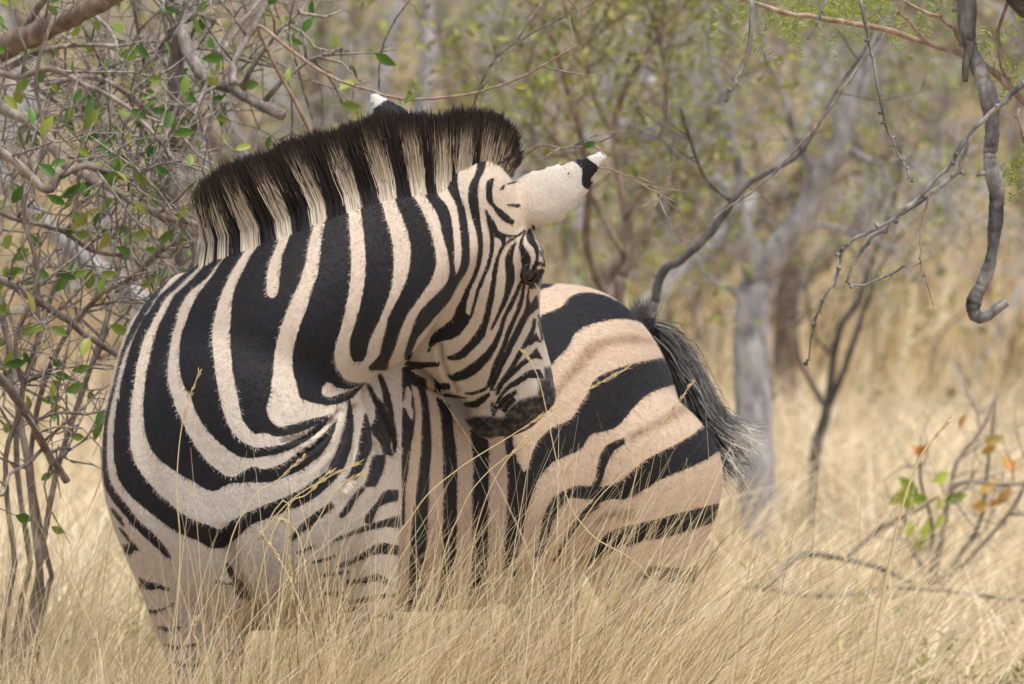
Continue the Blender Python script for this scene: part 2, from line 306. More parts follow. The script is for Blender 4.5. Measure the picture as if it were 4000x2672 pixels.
def coat(P, layer, mask=None):
    out = np.full(len(P), -30.0)
    ix = np.arange(len(P)) if mask is None else np.where(mask)[0]
    p = P[ix]; d = out[ix]
    for kind, pg in layer:
        lo, hi = pg.min(0) - 30, pg.max(0) + 30
        m = np.where((p[:, 0] > lo[0]) & (p[:, 0] < hi[0]) & (p[:, 1] > lo[1]) & (p[:, 1] < hi[1]))[0]
        if len(m) == 0: continue
        s = sd_poly(p[m], pg)
        d[m] = np.maximum(d[m], s) if kind == 'k' else np.minimum(d[m], -s)
    out[ix] = d
    return out

# ---- body: lofted masses, fused into one continuous skin
BV, BF = [], []
def ring_frame(c, U, V, n=28, p=2.0, up=1.0, dn=1.0, side=1.0, crease=0.0):
    out = []
    for i in range(n):
        a = 2 * math.pi * i / n
        ca, sa = math.cos(a), math.sin(a)
        x = math.copysign(abs(ca) ** (2 / p), ca)
        y = math.copysign(abs(sa) ** (2 / p), sa)
        out.append(c + U * x + V * (y * (up if y > 0 else dn)))
    return out
def loft(rings, close=True):
    n = len(rings[0]); b = len(BV)
    for r in rings: BV.extend(r)
    for k in range(len(rings) - 1):
        for i in range(n):
            j = (i + 1) % n
            BF.append((b + k * n + i, b + k * n + j, b + (k + 1) * n + j, b + (k + 1) * n + i))
    for k, s in ((0, -1), (len(rings) - 1, 1)):
        c = sum(rings[k], Vector()) / n
        BV.append(c); ci = len(BV) - 1
        for i in range(n):
            j = (i + 1) % n
            f = (b + k * n + i, b + k * n + j, ci)
            BF.append(f if s > 0 else f[::-1])
def cr(vals, t):
    """Catmull-Rom through rows of floats, t in [0, len-1]"""
    n = len(vals); i = min(int(t), n - 2); u = t - i
    g = lambda k: np.array(vals[max(0, min(n - 1, k))], float)
    p0, p1, p2, p3 = g(i - 1), g(i), g(i + 1), g(i + 2)
    return 0.5 * ((2 * p1) + (-p0 + p2) * u + (2 * p0 - 5 * p1 + 4 * p2 - p3) * u * u + (-p0 + 3 * p1 - 3 * p2 + p3) * u ** 3)
def limb(rows, sub=5, n=18):
    """rows: x,y,z, half width along a, half width along b; a = across (given angle in plan)"""
    rows = [list(map(float, r)) for r in rows]
    rings = []
    for k in range((len(rows) - 1) * sub + 1):
        r = cr(rows, k / sub)
        ang = r[5]
        A = Vector((math.cos(ang), math.sin(ang), 0)) * r[3]
        B = Vector((-math.sin(ang), math.cos(ang), 0)) * r[4]
        rings.append(ring_frame(Vector(r[:3]), A, B, n))
    loft(rings)

# trunk: x, y, top, bottom, half width, plan heading of the spine towards the tail (deg)
TR = [(-0.590, -0.215, 0.98, 0.76, 0.080, 68), (-0.580, -0.180, 1.08, 0.65, 0.160, 68), (-0.555, -0.105, 1.16, 0.57, 0.205, 67),
      (-0.500, 0.040, 1.235, 0.53, 0.238, 65), (-0.430, 0.205, 1.270, 0.525, 0.236, 60), (-0.330, 0.400, 1.220, 0.54, 0.240, 52),
      (-0.195, 0.580, 1.170, 0.515, 0.265, 46), (-0.040, 0.720, 1.160, 0.525, 0.262, 42), (0.075, 0.820, 1.172, 0.60, 0.240, 40),
      (0.165, 0.895, 1.155, 0.68, 0.200, 40), (0.235, 0.955, 1.082, 0.74, 0.155, 40), (0.300, 1.000, 0.96, 0.78, 0.085, 40)]
def trunk_at(t):
    r = cr(TR, t)
    h = math.radians(r[5])
    tail = Vector((math.cos(h), math.sin(h), 0))
    left = Vector((math.sin(h), -math.cos(h), 0))
    return r, tail, left
rings = []
for k in range((len(TR) - 1) * 5 + 1):
    r, tail, left = trunk_at(k / 5)
    zc = r[3] + (r[2] - r[3]) * 0.47
    rings.append(ring_frame(Vector((r[0], r[1], zc)), left * r[4], Vector((0, 0, 1)), 36, 2.15, r[2] - zc, zc - r[3]))
loft(rings)

# neck: crest pixel, throat pixel, depth, half thickness, right-hand direction
NK = [  # cx, cy, tx, ty, depth, half, rx, ry, rz
 (700, 1120, 1000, 2050, 0.10, 0.225, -0.90, -0.42, -0.12),
 (860, 972, 1220, 1780, 0.02, 0.220, -0.76, -0.60, -0.26),
 (1000, 910, 1310, 1665, -0.025, 0.190, -0.58, -0.77, -0.26),
 (1130, 868, 1350, 1585, -0.045, 0.160, -0.42, -0.88, -0.22),
 (1250, 822, 1385, 1540, -0.045, 0.140, -0.28, -0.94, -0.18),
 (1371, 778, 1440, 1492, -0.030, 0.122, -0.08, -0.99, -0.12),
 (1495, 738, 1520, 1435, 0.000, 0.112, 0.12, -0.98, -0.12),
 (1618, 720, 1590, 1390, 0.035, 0.104, 0.26, -0.95, -0.16),
 (1745, 705, 1650, 1300, 0.080, 0.098, 0.36, -0.91, -0.20),
 (1860, 700, 1720, 1160, 0.120, 0.092, 0.42, -0.87, -0.25),
 (1940, 715, 1800, 1040, 0.150, 0.075, 0.44, -0.85, -0.26)]
def neck_at(t):
    r = cr(NK, t)
    c1, c2 = W(r[0], r[1], r[4]), W(r[2], r[3], r[4])
    c = (c1 + c2) / 2
    V = (c1 - c2) / 2
    R = Vector(r[6:9]).normalized()
    return r, c, V, R
rings = []
for k in range((len(NK) - 1) * 4 + 1):
    r, c, V, R = neck_at(k / 4)
    out = []
    for i in range(36):
        a = 2 * math.pi * i / 36
        ca, sa = math.cos(a), math.sin(a)
        w = 1.0 - 0.34 * max(0, sa) ** 1.5 - 0.12 * max(0, -sa) ** 2       # thinner towards the crest
        out.append(c + R * (r[5] * ca * w) + V * sa)
    rings.append(out)
loft(rings)
# head frame
HF = Vector((0.20, 0.38, -0.90)).normalized()
HD = Vector((0.87, 0.35, 0.34)).normalized()
HR = HF.cross(HD).normalized()
HD = HR.cross(HF).normalized()
HO = W(1948, 650, 0.14)
def hp(a, b, c): return HO + HF * a + HD * b + HR * c
# along, top, bottom, half width
HS = [(-0.035, -0.03, -0.13, 0.045), (0.0, 0.005, -0.19, 0.075), (0.05, 0.022, -0.235, 0.088), (0.10, 0.032, -0.265, 0.096), (0.15, 0.040, -0.280, 0.100), (0.20, 0.042, -0.285, 0.100),
      (0.26, 0.028, -0.283, 0.092), (0.32, 0.014, -0.272, 0.080), (0.37, 0.010, -0.240, 0.069), (0.42, 0.012, -0.208, 0.062), (0.46, 0.012, -0.182, 0.062),
      (0.50, 0.004, -0.172, 0.062), (0.535, -0.022, -0.155, 0.050), (0.555, -0.055, -0.13, 0.028)]
rings = []
for k in range((len(HS) - 1) * 4 + 1):
    a, tp, bt, hw = cr(HS, k / 4)
    mid = (tp + bt) / 2; hh = (tp - bt) / 2
    out = []
    for i in range(32):
        an = 2 * math.pi * i / 32
        ca, sa = math.cos(an), math.sin(an)
        x = math.copysign(abs(ca) ** 0.85, ca)
        y = math.copysign(abs(sa) ** 0.9, sa)
        w = 1.0 - 0.42 * max(0, -sa) ** 1.5 - 0.12 * max(0, sa)
        out.append(hp(a, mid + hh * y, hw * x * w))
    rings.append(out)
loft(rings)
def blob(c, ax, n=14):
    """ellipsoid with axis vectors ax"""
    rings = []
    for k in range(1, n):
        ph = math.pi * k / n
        rings.append([c + ax[2] * (-math.cos(ph)) + (ax[0] * math.cos(2 * math.pi * i / 16) + ax[1] * math.sin(2 * math.pi * i / 16)) * math.sin(ph) for i in range(16)])
    loft(rings)
for s in (1, -1):
    blob(hp(0.180, -0.014, 0.076 * s), (HF * 0.058, HD * 0.038, HR * 0.026))        # brow over the eye
    blob(hp(0.245, -0.150, 0.046 * s), (HF * 0.125, HD * 0.092, HR * 0.040))         # cheek
    blob(hp(0.480, -0.040, 0.045 * s), (HF * 0.042, HD * 0.036, HR * 0.026))        # nostril
blob(hp(0.505, -0.150, 0.0), (HF * 0.045, HD * 0.030, HR * 0.042))                   # lower lip
# ears
def ear(base, tip, wdir, back, sag):
    ax = tip - base
    T = [(-0.10, 0.032, 0.034), (0.0, 0.040, 0.034), (0.12, 0.052, 0.033), (0.28, 0.060, 0.030), (0.42, 0.059, 0.027), (0.56, 0.051, 0.024), (0.70, 0.039, 0.020), (0.82, 0.028, 0.017), (0.92, 0.019, 0.014), (0.99, 0.012, 0.011), (1.02, 0.006, 0.006)]
    rings = []
    for k in range((len(T) - 1) * 4 + 1):
        t, w, d = cr(T, k / 4)
        c = base + ax * t + sag * math.sin(math.pi * min(1, max(0, t)))
        out = []
        for i in range(24):
            a = 2 * math.pi * i / 24
            sa, ca = math.sin(a), math.cos(a)
            open_ = 0.0 if t < 0.1 else min(1, (t - 0.1) / 0.2)
            dep = d * sa if sa > 0 else d * sa * (1 - open_) + open_ * d * 0.35 * (-sa)
            out.append(c + wdir * (w * ca) + back * dep)
        rings.append(out)
    loft(rings)
eb, et = W(1990, 822, 0.16), W(2362, 603, 0.13)
ax = (et - eb).normalized()
bk = Vector((-0.1, -1, 0.1)); bk = (bk - ax * bk.dot(ax)).normalized()
ear(eb, et, ax.cross(bk).normalized(), bk, Vector((0.006, 0, -0.014)))
eb2, et2 = W(1690, 690, 0.29), W(1450, 368, 0.34)
ax2 = (et2 - eb2).normalized()
bk2 = Vector((0.35, -0.9, 0.1)); bk2 = (bk2 - ax2 * bk2.dot(ax2)).normalized()
ear(eb2, et2, ax2.cross(bk2).normalized(), bk2, Vector((0, 0, 0.0)))
# shoulders and forelegs (x, y, z, half a, half b, angle)
a0 = math.radians(-25)
limb([(-0.560, 0.16, 1.23, 0.090, 0.140, a0), (-0.625, 0.11, 1.15, 0.105, 0.155, a0), (-0.660, 0.06, 1.05, 0.108, 0.160, a0), (-0.676, 0.02, 0.94, 0.112, 0.160, a0), (-0.682, -0.01, 0.84, 0.112, 0.150, a0), (-0.664, -0.02, 0.74, 0.110, 0.135, a0), (-0.632, 0.00, 0.63, 0.102, 0.112, a0),
      (-0.605, 0.015, 0.50, 0.082, 0.082, a0), (-0.598, 0.02, 0.42, 0.068, 0.062, a0), (-0.595, 0.02, 0.36, 0.056, 0.058, a0), (-0.595, 0.03, 0.28, 0.036, 0.044, a0), (-0.595, 0.035, 0.15, 0.033, 0.040, a0), (-0.60, 0.02, 0.09, 0.042, 0.046, a0), (-0.61, -0.01, 0.03, 0.048, 0.056, a0), (-0.612, -0.015, 0.0, 0.050, 0.060, a0)])
limb([(-0.320, 0.17, 1.12, 0.070, 0.130, a0), (-0.318, 0.14, 1.00, 0.090, 0.150, a0), (-0.322, 0.11, 0.88, 0.098, 0.150, a0), (-0.335, 0.10, 0.76, 0.112, 0.130, a0), (-0.342, 0.11, 0.65, 0.122, 0.105, a0),
      (-0.334, 0.12, 0.55, 0.108, 0.085, a0), (-0.288, 0.13, 0.45, 0.058, 0.060, a0), (-0.268, 0.13, 0.36, 0.045, 0.055, a0), (-0.268, 0.14, 0.28, 0.034, 0.044, a0), (-0.268, 0.145, 0.15, 0.032, 0.040, a0), (-0.272, 0.13, 0.09, 0.042, 0.046, a0), (-0.28, 0.10, 0.03, 0.048, 0.056, a0), (-0.281, 0.098, 0.0, 0.050, 0.060, a0)])
blob(Vector((-0.63, -0.05, 0.86)), (Vector((0.13, 0, 0)), Vector((0, 0.13, 0)), Vector((0, 0, 0.22))))
blob(Vector((-0.43, -0.02, 0.80)), (Vector((0.15, 0.02, 0)), Vector((0, 0.14, 0)), Vector((0, 0, 0.22))))
# hind legs: thigh, gaskin, hock, cannon, hoof; half a is along the body
h0 = math.radians(40)
def hind(dx, dy):
    R = [(0.120, 0.72, 1.02, 0.120, 0.060, h0), (0.195, 0.73, 0.93, 0.180, 0.095, h0), (0.255, 0.745, 0.84, 0.200, 0.110, h0), (0.275, 0.75, 0.74, 0.190, 0.105, h0), (0.265, 0.75, 0.62, 0.155, 0.090, h0),
         (0.275, 0.765, 0.52, 0.105, 0.070, h0), (0.305, 0.80, 0.44, 0.070, 0.050, h0), (0.325, 0.82, 0.38, 0.060, 0.042, h0), (0.318, 0.81, 0.31, 0.045, 0.036, h0), (0.305, 0.80, 0.16, 0.036, 0.034, h0), (0.295, 0.79, 0.09, 0.046, 0.042, h0), (0.275, 0.775, 0.03, 0.054, 0.048, h0), (0.272, 0.772, 0.0, 0.058, 0.050, h0)]
    limb([(a + dx, b + dy, c, d, e, f) for a, b, c, d, e, f in R])
hind(0.0, 0.0)
hind(-0.22, 0.24)
# tail dock
TL = [(2500, 1262, 1.00, 0.034), (2560, 1330, 1.02, 0.028), (2635, 1450, 1.02, 0.022), (2690, 1560, 1.00, 0.017), (2740, 1660, 0.97, 0.010)]
tl = [(*W(a, b, c), d) for a, b, c, d in TL]
rings = []
for k in range((len(tl) - 1) * 5 + 1):
    r = cr(tl, k / 5); q = cr(tl, min(len(tl) - 1.001, k / 5 + 0.05)); 
    t = Vector(q[:3]) - Vector(r[:3])
    if t.length < 1e-5: t = Vector(tl[-1][:3]) - Vector(tl[-2][:3])
    t.normalize()
    A = t.cross(Vector((0, 1, 0))).normalized(); B = t.cross(A)
    rings.append(ring_frame(Vector(r[:3]), A * r[3], B * r[3], 12))
loft(rings)

VOX = 0.0076
tmp = bpy.data.meshes.new('tmp')
tmp.from_pydata([tuple(v) for v in BV], [], BF)
bm = bmesh.new(); bm.from_mesh(tmp)
bmesh.ops.recalc_face_normals(bm, faces=bm.faces)
bm.to_mesh(tmp); bm.free()
to = bpy.data.objects.new('tmp', tmp); COL.objects.link(to)
mod = to.modifiers.new('r', 'REMESH'); mod.mode = 'VOXEL'; mod.voxel_size = VOX
dg = bpy.context.evaluated_depsgraph_get()
em = bpy.data.meshes.new_from_object(to.evaluated_get(dg))
bpy.data.objects.remove(to); bpy.data.meshes.remove(tmp)
nv = len(em.vertices)
Vx = np.empty(nv * 3, np.float64); em.vertices.foreach_get('co', Vx.astype(np.float32)) if False else None
_b = np.empty(nv * 3, np.float32); em.vertices.foreach_get('co', _b); Vx = _b.reshape(-1, 3).astype(float)
ne = len(em.edges); E = np.empty(ne * 2, np.int32); em.edges.foreach_get('vertices', E); E = E.reshape(-1, 2)
deg = np.bincount(E.ravel(), minlength=nv).astype(float)
def lap(X):
    S = np.zeros_like(X)
    for k in range(X.shape[1]):
        S[:, k] = np.bincount(E[:, 0], X[E[:, 1], k], nv) + np.bincount(E[:, 1], X[E[:, 0], k], nv)
    return S / deg[:, None] - X
# soften the joins between masses more than the face
hd = np.array(HO + HF * 0.25 + HD * -0.1)
dist_head = np.linalg.norm(Vx - hd, axis=1)
eard = np.minimum(np.linalg.norm(Vx - np.array((eb + et) / 2), axis=1), np.linalg.norm(Vx - np.array((eb2 + et2) / 2), axis=1))
keep = np.clip((dist_head - 0.26) / 0.1, 0.3, 1) * np.clip((eard - 0.11) / 0.05, 0, 1)
low = np.clip((0.62 - Vx[:, 2]) / 0.1, 0, 1)                 # legs keep their girth
chest = np.exp(-((Vx[:, 0] + 0.45) ** 2 + (Vx[:, 1] + 0.02) ** 2 + (Vx[:, 2] - 0.92) ** 2) / 0.09)
haunch = np.exp(-((Vx[:, 0] - 0.16) ** 2 + (Vx[:, 1] - 0.72) ** 2 + (Vx[:, 2] - 1.0) ** 2) / 0.05)
chest = np.maximum(chest, 0.9 * haunch)
for it in range(60):
    w = (keep if it >= 8 else np.maximum(keep, 0.7))[:, None]
    Vx = Vx + 0.6 * w * lap(Vx)
    m = (0.58 * (1 - 0.62 * keep * chest - 0.15 * keep * (1 - low)).clip(0, 1))[:, None]
    Vx = Vx - m * w * lap(Vx)

em.vertices.foreach_set('co', Vx.astype(np.float32).ravel()); em.update()
to = bpy.data.objects.new('tmp', em); COL.objects.link(to)
mod = to.modifiers.new('s', 'SUBSURF'); mod.levels = 1; mod.render_levels = 1
dg = bpy.context.evaluated_depsgraph_get()
em2 = bpy.data.meshes.new_from_object(to.evaluated_get(dg))
bpy.data.objects.remove(to); bpy.data.meshes.remove(em); em = em2
nv = len(em.vertices)
_b = np.empty(nv * 3, np.float32); em.vertices.foreach_get('co', _b); Vx = _b.reshape(-1, 3).astype(float)

FOLDS = [(2, "1880,420 1850,520 1800,600 1690,700 1560,770"), (2, "1965,330 1960,480 1935,620 1860,790 1760,900"), (2, "2005,380 2030,560 2030,720 1990,900 1940,1010"),
         (2, "2085,260 2130,420 2150,600 2200,760"), (2, "2150,300 2230,440 2290,570 2330,700"), (2, "1850,470 1740,560 1600,620 1450,650"), (4, "560,480 640,560 760,620 880,680"), (4, "830,300 840,420 900,560 960,650")]
em.update()
_n = np.empty(nv * 3, np.float32); em.vertices.foreach_get('normal', _n); Nn = _n.reshape(-1, 3).astype(float)
_px = project(Vx)
_fac = ((Vx - _C) * Nn).sum(1) < 0
dep = np.zeros(nv)
for t_, tx_ in FOLDS:
    ln_ = poly(t_, tx_)
    bd_ = np.full(nv, 1e9)
    for i in range(len(ln_) - 1):
        a_, e_ = ln_[i], ln_[i + 1] - ln_[i]
        u_ = np.clip(((_px - a_) @ e_) / (e_ @ e_), 0, 1)
        bd_ = np.minimum(bd_, ((_px - a_ - u_[:, None] * e_) ** 2).sum(1))
    bd_ = np.sqrt(bd_)
    dep += np.where(_fac & (Vx[:, 1] < 0.45), -0.0085 * np.exp(-(bd_ / 9.0) ** 2) + 0.0016 * np.exp(-((bd_ - 24) / 14.0) ** 2), 0)
# parting between the breast muscles
gx = (_px[:, 0] - np.interp(_px[:, 1], [1950, 2100, 2250, 2400], [880, 885, 915, 1010]))
dep += np.where(_fac & (Vx[:, 1] < 0.2), -0.030 * np.exp(-(gx / 34.0) ** 2) * np.clip((_px[:, 1] - 2040) / 140, 0, 1) * np.clip((2560 - _px[:, 1]) / 80, 0, 1), 0)
# elbow crease beside the left forearm, ripples of ribs along the barrel
Vx = Vx + Nn * dep[:, None]
em.vertices.foreach_set('co', Vx.astype(np.float32).ravel()); em.update()
# ---- vertex normals, which layer of the coat each point wears
em.update()
_n = np.empty(nv * 3, np.float32); em.vertices.foreach_get('normal', _n); Nx = _n.reshape(-1, 3).astype(float)
view = Vx - _C; view /= np.linalg.norm(view, axis=1)[:, None]
facing = (Nx * view).sum(1) < 0.0
def head_loc(P):
    Q = P - np.array(HO)
    return Q @ np.array(HF), Q @ np.array(HD), Q @ np.array(HR)
ha, hb, hc = head_loc(Vx)
_hs = np.array(HS)
h_t = np.interp(ha, _hs[:, 0], _hs[:, 1]); h_b = np.interp(ha, _hs[:, 0], _hs[:, 2]); h_w = np.interp(ha, _hs[:, 0], _hs[:, 3])
in_head = (ha > -0.06) & (ha < 0.575) & ((((hb - (h_t + h_b) / 2) / ((h_t - h_b) / 2 + 0.022)) ** 2 + (hc / (h_w + 0.022)) ** 2) < 1.0 + 0.25 * (ha > 0.42))
in_head = in_head | ((ha > 0.0) & (ha < 0.35) & (np.abs(hc) < 0.125) & (hb > -0.2) & (hb < 0.10))
# neck: nearest ring
NS = [neck_at(k / 3) for k in range((len(NK) - 1) * 3 + 1)]
NC = np.array([list(q[1]) for q in NS]); NVv = np.array([list(q[2]) for q in NS]); NR = np.array([list(q[3]) for q in NS]); NH = np.array([q[0][5] for q in NS])
idx = np.zeros(nv, int); bd = np.full(nv, 1e9)
for k in range(len(NS)):
    tn = np.cross(NR[k], NVv[k]); tn /= np.linalg.norm(tn)
    Q = Vx - NC[k]
    d = np.abs(Q @ tn) + 0.25 * np.linalg.norm(Q, axis=1)
    m = d < bd; bd[m] = d[m]; idx[m] = k
Q = Vx - NC[idx]
nu = (Q * NR[idx]).sum(1) / NH[idx]
nl = np.linalg.norm(NVv[idx], axis=1)
nvv = (Q * NVv[idx]).sum(1) / nl ** 2
in_neck = (np.abs(nu) < 1.25) & (np.abs(nvv) < 1.18) & (np.abs((Q * np.cross(NR[idx], NVv[idx] / nl[:, None])).sum(1)) < 0.06) & (idx > 3)
c52, s52 = math.cos(math.radians(52)), math.sin(math.radians(52))
rear = ((Vx[:, 0] + 0.33) * c52 + (Vx[:, 1] - 0.31) * s52 > 0) & ~in_neck & ~in_head
# mirrored twin of each point
mir = Vx.copy()
TS = [trunk_at(k / 3) for k in range((len(TR) - 1) * 3 + 1)]
TC = np.array([(q[0][0], q[0][1]) for q in TS]); TLf = np.array([(q[2].x, q[2].y) for q in TS])
ti = np.zeros(nv, int); bd = np.full(nv, 1e9)
for k in range(len(TS)):
    d = ((Vx[:, :2] - TC[k]) ** 2).sum(1); m = d < bd; bd[m] = d[m]; ti[m] = k
lat = ((Vx[:, :2] - TC[ti]) * TLf[ti]).sum(1)
mir[:, :2] -= 2 * lat[:, None] * TLf[ti]
mn = in_neck & ~in_head
mir[mn] = Vx[mn] - 2 * ((Q[mn] * NR[idx[mn]]).sum(1))[:, None] * NR[idx[mn]]
mir[in_head] = Vx[in_head] - 2 * hc[in_head][:, None] * np.array(HR)
PX = project(Vx); PM = project(mir)
rear = rear | ((PX[:, 0] > np.interp(PX[:, 1], [2066, 2311, 2480, 2630], [1568, 1545, 1533, 1523])) & facing & ~in_neck & ~in_head & (Vx[:, 1] > 0.03) & (Vx[:, 2] < 1.12))
rear = rear | (facing & (PX[:, 0] > 1572) & (PX[:, 0] < 1720) & (PX[:, 1] > 1440) & (Vx[:, 1] > 0.27) & (Vx[:, 2] < 1.05))
ne = len(em.edges); E = np.empty(ne * 2, np.int32); em.edges.foreach_get('vertices', E); E = E.reshape(-1, 2)
deg = np.bincount(E.ravel(), minlength=nv).astype(float)
rr = rear.astype(float)
for _ in range(14):                      # clean the border between the two layers
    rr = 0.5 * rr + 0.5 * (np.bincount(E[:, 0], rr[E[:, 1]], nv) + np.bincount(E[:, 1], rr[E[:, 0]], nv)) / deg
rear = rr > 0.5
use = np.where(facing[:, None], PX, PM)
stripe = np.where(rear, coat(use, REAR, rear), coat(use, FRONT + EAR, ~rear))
# head underside seen from nowhere in the outlines keeps thin chin stripes
# ears
axn = np.array(ax); Le = (et - eb).length
te = ((Vx - np.array(eb)) @ axn) / Le
re_ = np.linalg.norm((Vx - np.array(eb)) - te[:, None] * Le * axn, axis=1)
ear_r = (te > 0.10) & (te < 1.1) & (re_ < 0.078) & ~((ha > 0.03) & (hb > -0.2) & (hb < 0.03) & (np.abs(hc) < 0.07))
wob = 0.03 * np.sin(PX[:, 1] * 0.05)
tipband = np.minimum(te - 0.735 - wob, 0.87 + wob - te) * 420
stripe = np.where(ear_r, np.where(te > 0.6, np.maximum(tipband, coat(PX, EAR[3:], ear_r)), coat(PX, FRONT + EAR, ear_r)), stripe)
rear = rear & ~ear_r
ax2n = np.array(ax2); Le2 = (et2 - eb2).length
te2 = ((Vx - np.array(eb2)) @ ax2n) / Le2
re2 = np.linalg.norm((Vx - np.array(eb2)) - te2[:, None] * Le2 * ax2n, axis=1)
ear_l = (te2 > 0.15) & (te2 < 1.1) & (re2 < 0.08)
rear = rear & ~ear_l
stripe = np.where(ear_l, np.where(te2 > 0.25, (0.85 - te2) * 300, -20), stripe)
# lower legs: horizontal bands and dark hooves
z = Vx[:, 2]
legs = (z < 0.43)
band = 22 * np.sin(z * 78 + 2.0 * np.sin(Vx[:, 0] * 5)) - 7
stripe = np.where(legs, band, stripe)
stripe = np.where(z < 0.055, 40, stripe)
# tail dock
tw = np.array([list(q[:3]) for q in tl])
td = np.full(nv, 9.0)
for q_ in tw: td = np.minimum(td, ((Vx - q_) ** 2).sum(1))
td = np.sqrt(td)
stripe = np.where(td < 0.038, 25, stripe)
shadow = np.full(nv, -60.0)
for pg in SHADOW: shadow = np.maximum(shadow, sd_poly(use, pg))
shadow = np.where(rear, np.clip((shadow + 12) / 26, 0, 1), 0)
muzz = np.where(in_head & (ha > 0.30), np.clip((sd_poly(use, MUZZLE) + 6) / 12, 0, 1), 0)
tone = np.exp(-(((use[:, 0] - 900) / 700) ** 2 + ((use[:, 1] - 2050) / 620) ** 2)) * (~rear)
tone = np.maximum(tone, np.where(in_head & (ha > 0.3), 0.55, 0))
tone = np.maximum(tone, np.clip((0.62 - z) / 0.15, 0, 0.8))
tone = np.where(ear_r, np.clip(0.15 + 1.35 * te, 0, 1.3), tone)
tone = np.where(ear_l, 1.3, tone)
tone = np.where(rear & (z > 0.6), -0.25, tone)
em.polygons.foreach_set('use_smooth', [True] * len(em.polygons))
for k_, a_ in (('stripe', stripe), ('shadow', shadow), ('muzz', muzz), ('tone', tone)):
    at_ = em.attributes.new(k_, 'FLOAT', 'POINT'); at_.data.foreach_set('value', np.asarray(a_, np.float32))

def attr(N, name):
    n = N.new('ShaderNodeAttribute'); n.attribute_name = name; return n
def math_n(N, L, op, a, b=None, c=None, clamp=False):
    n = N.new('ShaderNodeMath'); n.operation = op; n.use_clamp = clamp
    for i, v in enumerate((a, b, c)):
        if v is None: continue
        if isinstance(v, (int, float)): n.inputs[i].default_value = v
        else: L.new(v, n.inputs[i])
    return n.outputs[0]
def mixc(N, L, f, a, b):
    n = N.new('ShaderNodeMix'); n.data_type = 'RGBA'
    if isinstance(f, (int, float)): n.inputs[0].default_value = f
    else: L.new(f, n.inputs[0])
    for i, v in ((6, a), (7, b)):
        if isinstance(v, tuple): n.inputs[i].default_value = (*v, 1)
        else: L.new(v, n.inputs[i])
    return n.outputs[2]
def noise_n(N, L, scale, detail=4, rough=0.55, vec=None):
    n = N.new('ShaderNodeTexNoise'); n.inputs['Scale'].default_value = scale; n.inputs['Detail'].default_value = detail; n.inputs['Roughness'].default_value = rough
    if vec is not None: L.new(vec, n.inputs['Vector'])
    return n.outputs['Fac']
def maprange(N, L, v, a, b, c=0.0, d=1.0, smooth=False):
    n = N.new('ShaderNodeMapRange'); n.clamp = True
    if smooth: n.interpolation_type = 'SMOOTHSTEP'
    L.new(v, n.inputs[0])
    for i, q in enumerate((a, b, c, d)): n.inputs[1 + i].default_value = q
    return n.outputs[0]

zm, nt, N, L, B = new_mat('zebra_coat')
geo = N.new('ShaderNodeNewGeometry'); pos = geo.outputs['Position']
mp = N.new('ShaderNodeMapping'); mp.inputs['Scale'].default_value = (1, 1, 0.35); L.new(pos, mp.inputs[0])
fine = noise_n(N, L, 420, 2, 0.6, mp.outputs[0])
med = noise_n(N, L, 70, 3, 0.6, pos)
big = noise_n(N, L, 9, 3, 0.5, pos)
s_ = math_n(N, L, 'ADD', attr(N, 'stripe').outputs['Fac'], 2.0)
s1 = math_n(N, L, 'ADD', s_, math_n(N, L, 'MULTIPLY', math_n(N, L, 'SUBTRACT', fine, 0.5), 8.0))
s1 = math_n(N, L, 'ADD', s1, math_n(N, L, 'MULTIPLY', math_n(N, L, 'SUBTRACT', med, 0.5), 9.0))
bk_ = maprange(N, L, s1, -3.2, 3.2, 0, 1, True)
tan = mixc(N, L, med, (0.44, 0.352, 0.272), (0.57, 0.478, 0.388))
tan = mixc(N, L, math_n(N, L, 'MULTIPLY', big, 0.5), tan, (0.56, 0.49, 0.42))
wht = mixc(N, L, med, (0.45, 0.41, 0.365), (0.62, 0.575, 0.52))
rmp = mixc(N, L, med, (0.455, 0.338, 0.244), (0.59, 0.467, 0.358))
tn_ = attr(N, 'tone').outputs['Fac']
lt = mixc(N, L, maprange(N, L, tn_, 0, 1, 0, 1), tan, wht)
lt = mixc(N, L, maprange(N, L, tn_, 1.0, 1.3, 0, 1), lt, (0.56, 0.54, 0.505))
lt = mixc(N, L, maprange(N, L, tn_, -0.25, 0, 1, 0), lt, rmp)
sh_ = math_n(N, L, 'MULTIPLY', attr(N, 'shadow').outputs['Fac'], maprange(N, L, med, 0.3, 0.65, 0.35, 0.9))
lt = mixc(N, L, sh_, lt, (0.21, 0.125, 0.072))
speck = maprange(N, L, noise_n(N, L, 160, 2, 0.5, pos), 0.68, 0.74, 0, 0.45)
lt = mixc(N, L, speck, lt, (0.22, 0.17, 0.14))
blk = mixc(N, L, med, (0.0045, 0.0047, 0.0065), (0.011, 0.0115, 0.016))
blk = mixc(N, L, maprange(N, L, big, 0.45, 0.7, 0, 0.6), blk, (0.015, 0.010, 0.008))
col = mixc(N, L, bk_, lt, blk)
mzc = mixc(N, L, maprange(N, L, med, 0.45, 0.7, 0, 1), (0.022, 0.018, 0.018), (0.12, 0.105, 0.10))
col = mixc(N, L, attr(N, 'muzz').outputs['Fac'], col, mzc)
vy = N.new('ShaderNodeHueSaturation'); L.new(col, vy.inputs['Color'])
L.new(math_n(N, L, 'ADD', attr(N, 'vary').outputs['Fac'], 1.0), vy.inputs['Value'])
L.new(vy.outputs[0], B.inputs['Base Color'])
B.inputs['Roughness'].default_value = 0.6
B.inputs['Specular IOR Level'].default_value = 0.18
try:
    B.inputs['Sheen Weight'].default_value = 0.05
    B.inputs['Sheen Roughness'].default_value = 0.6
except Exception: pass
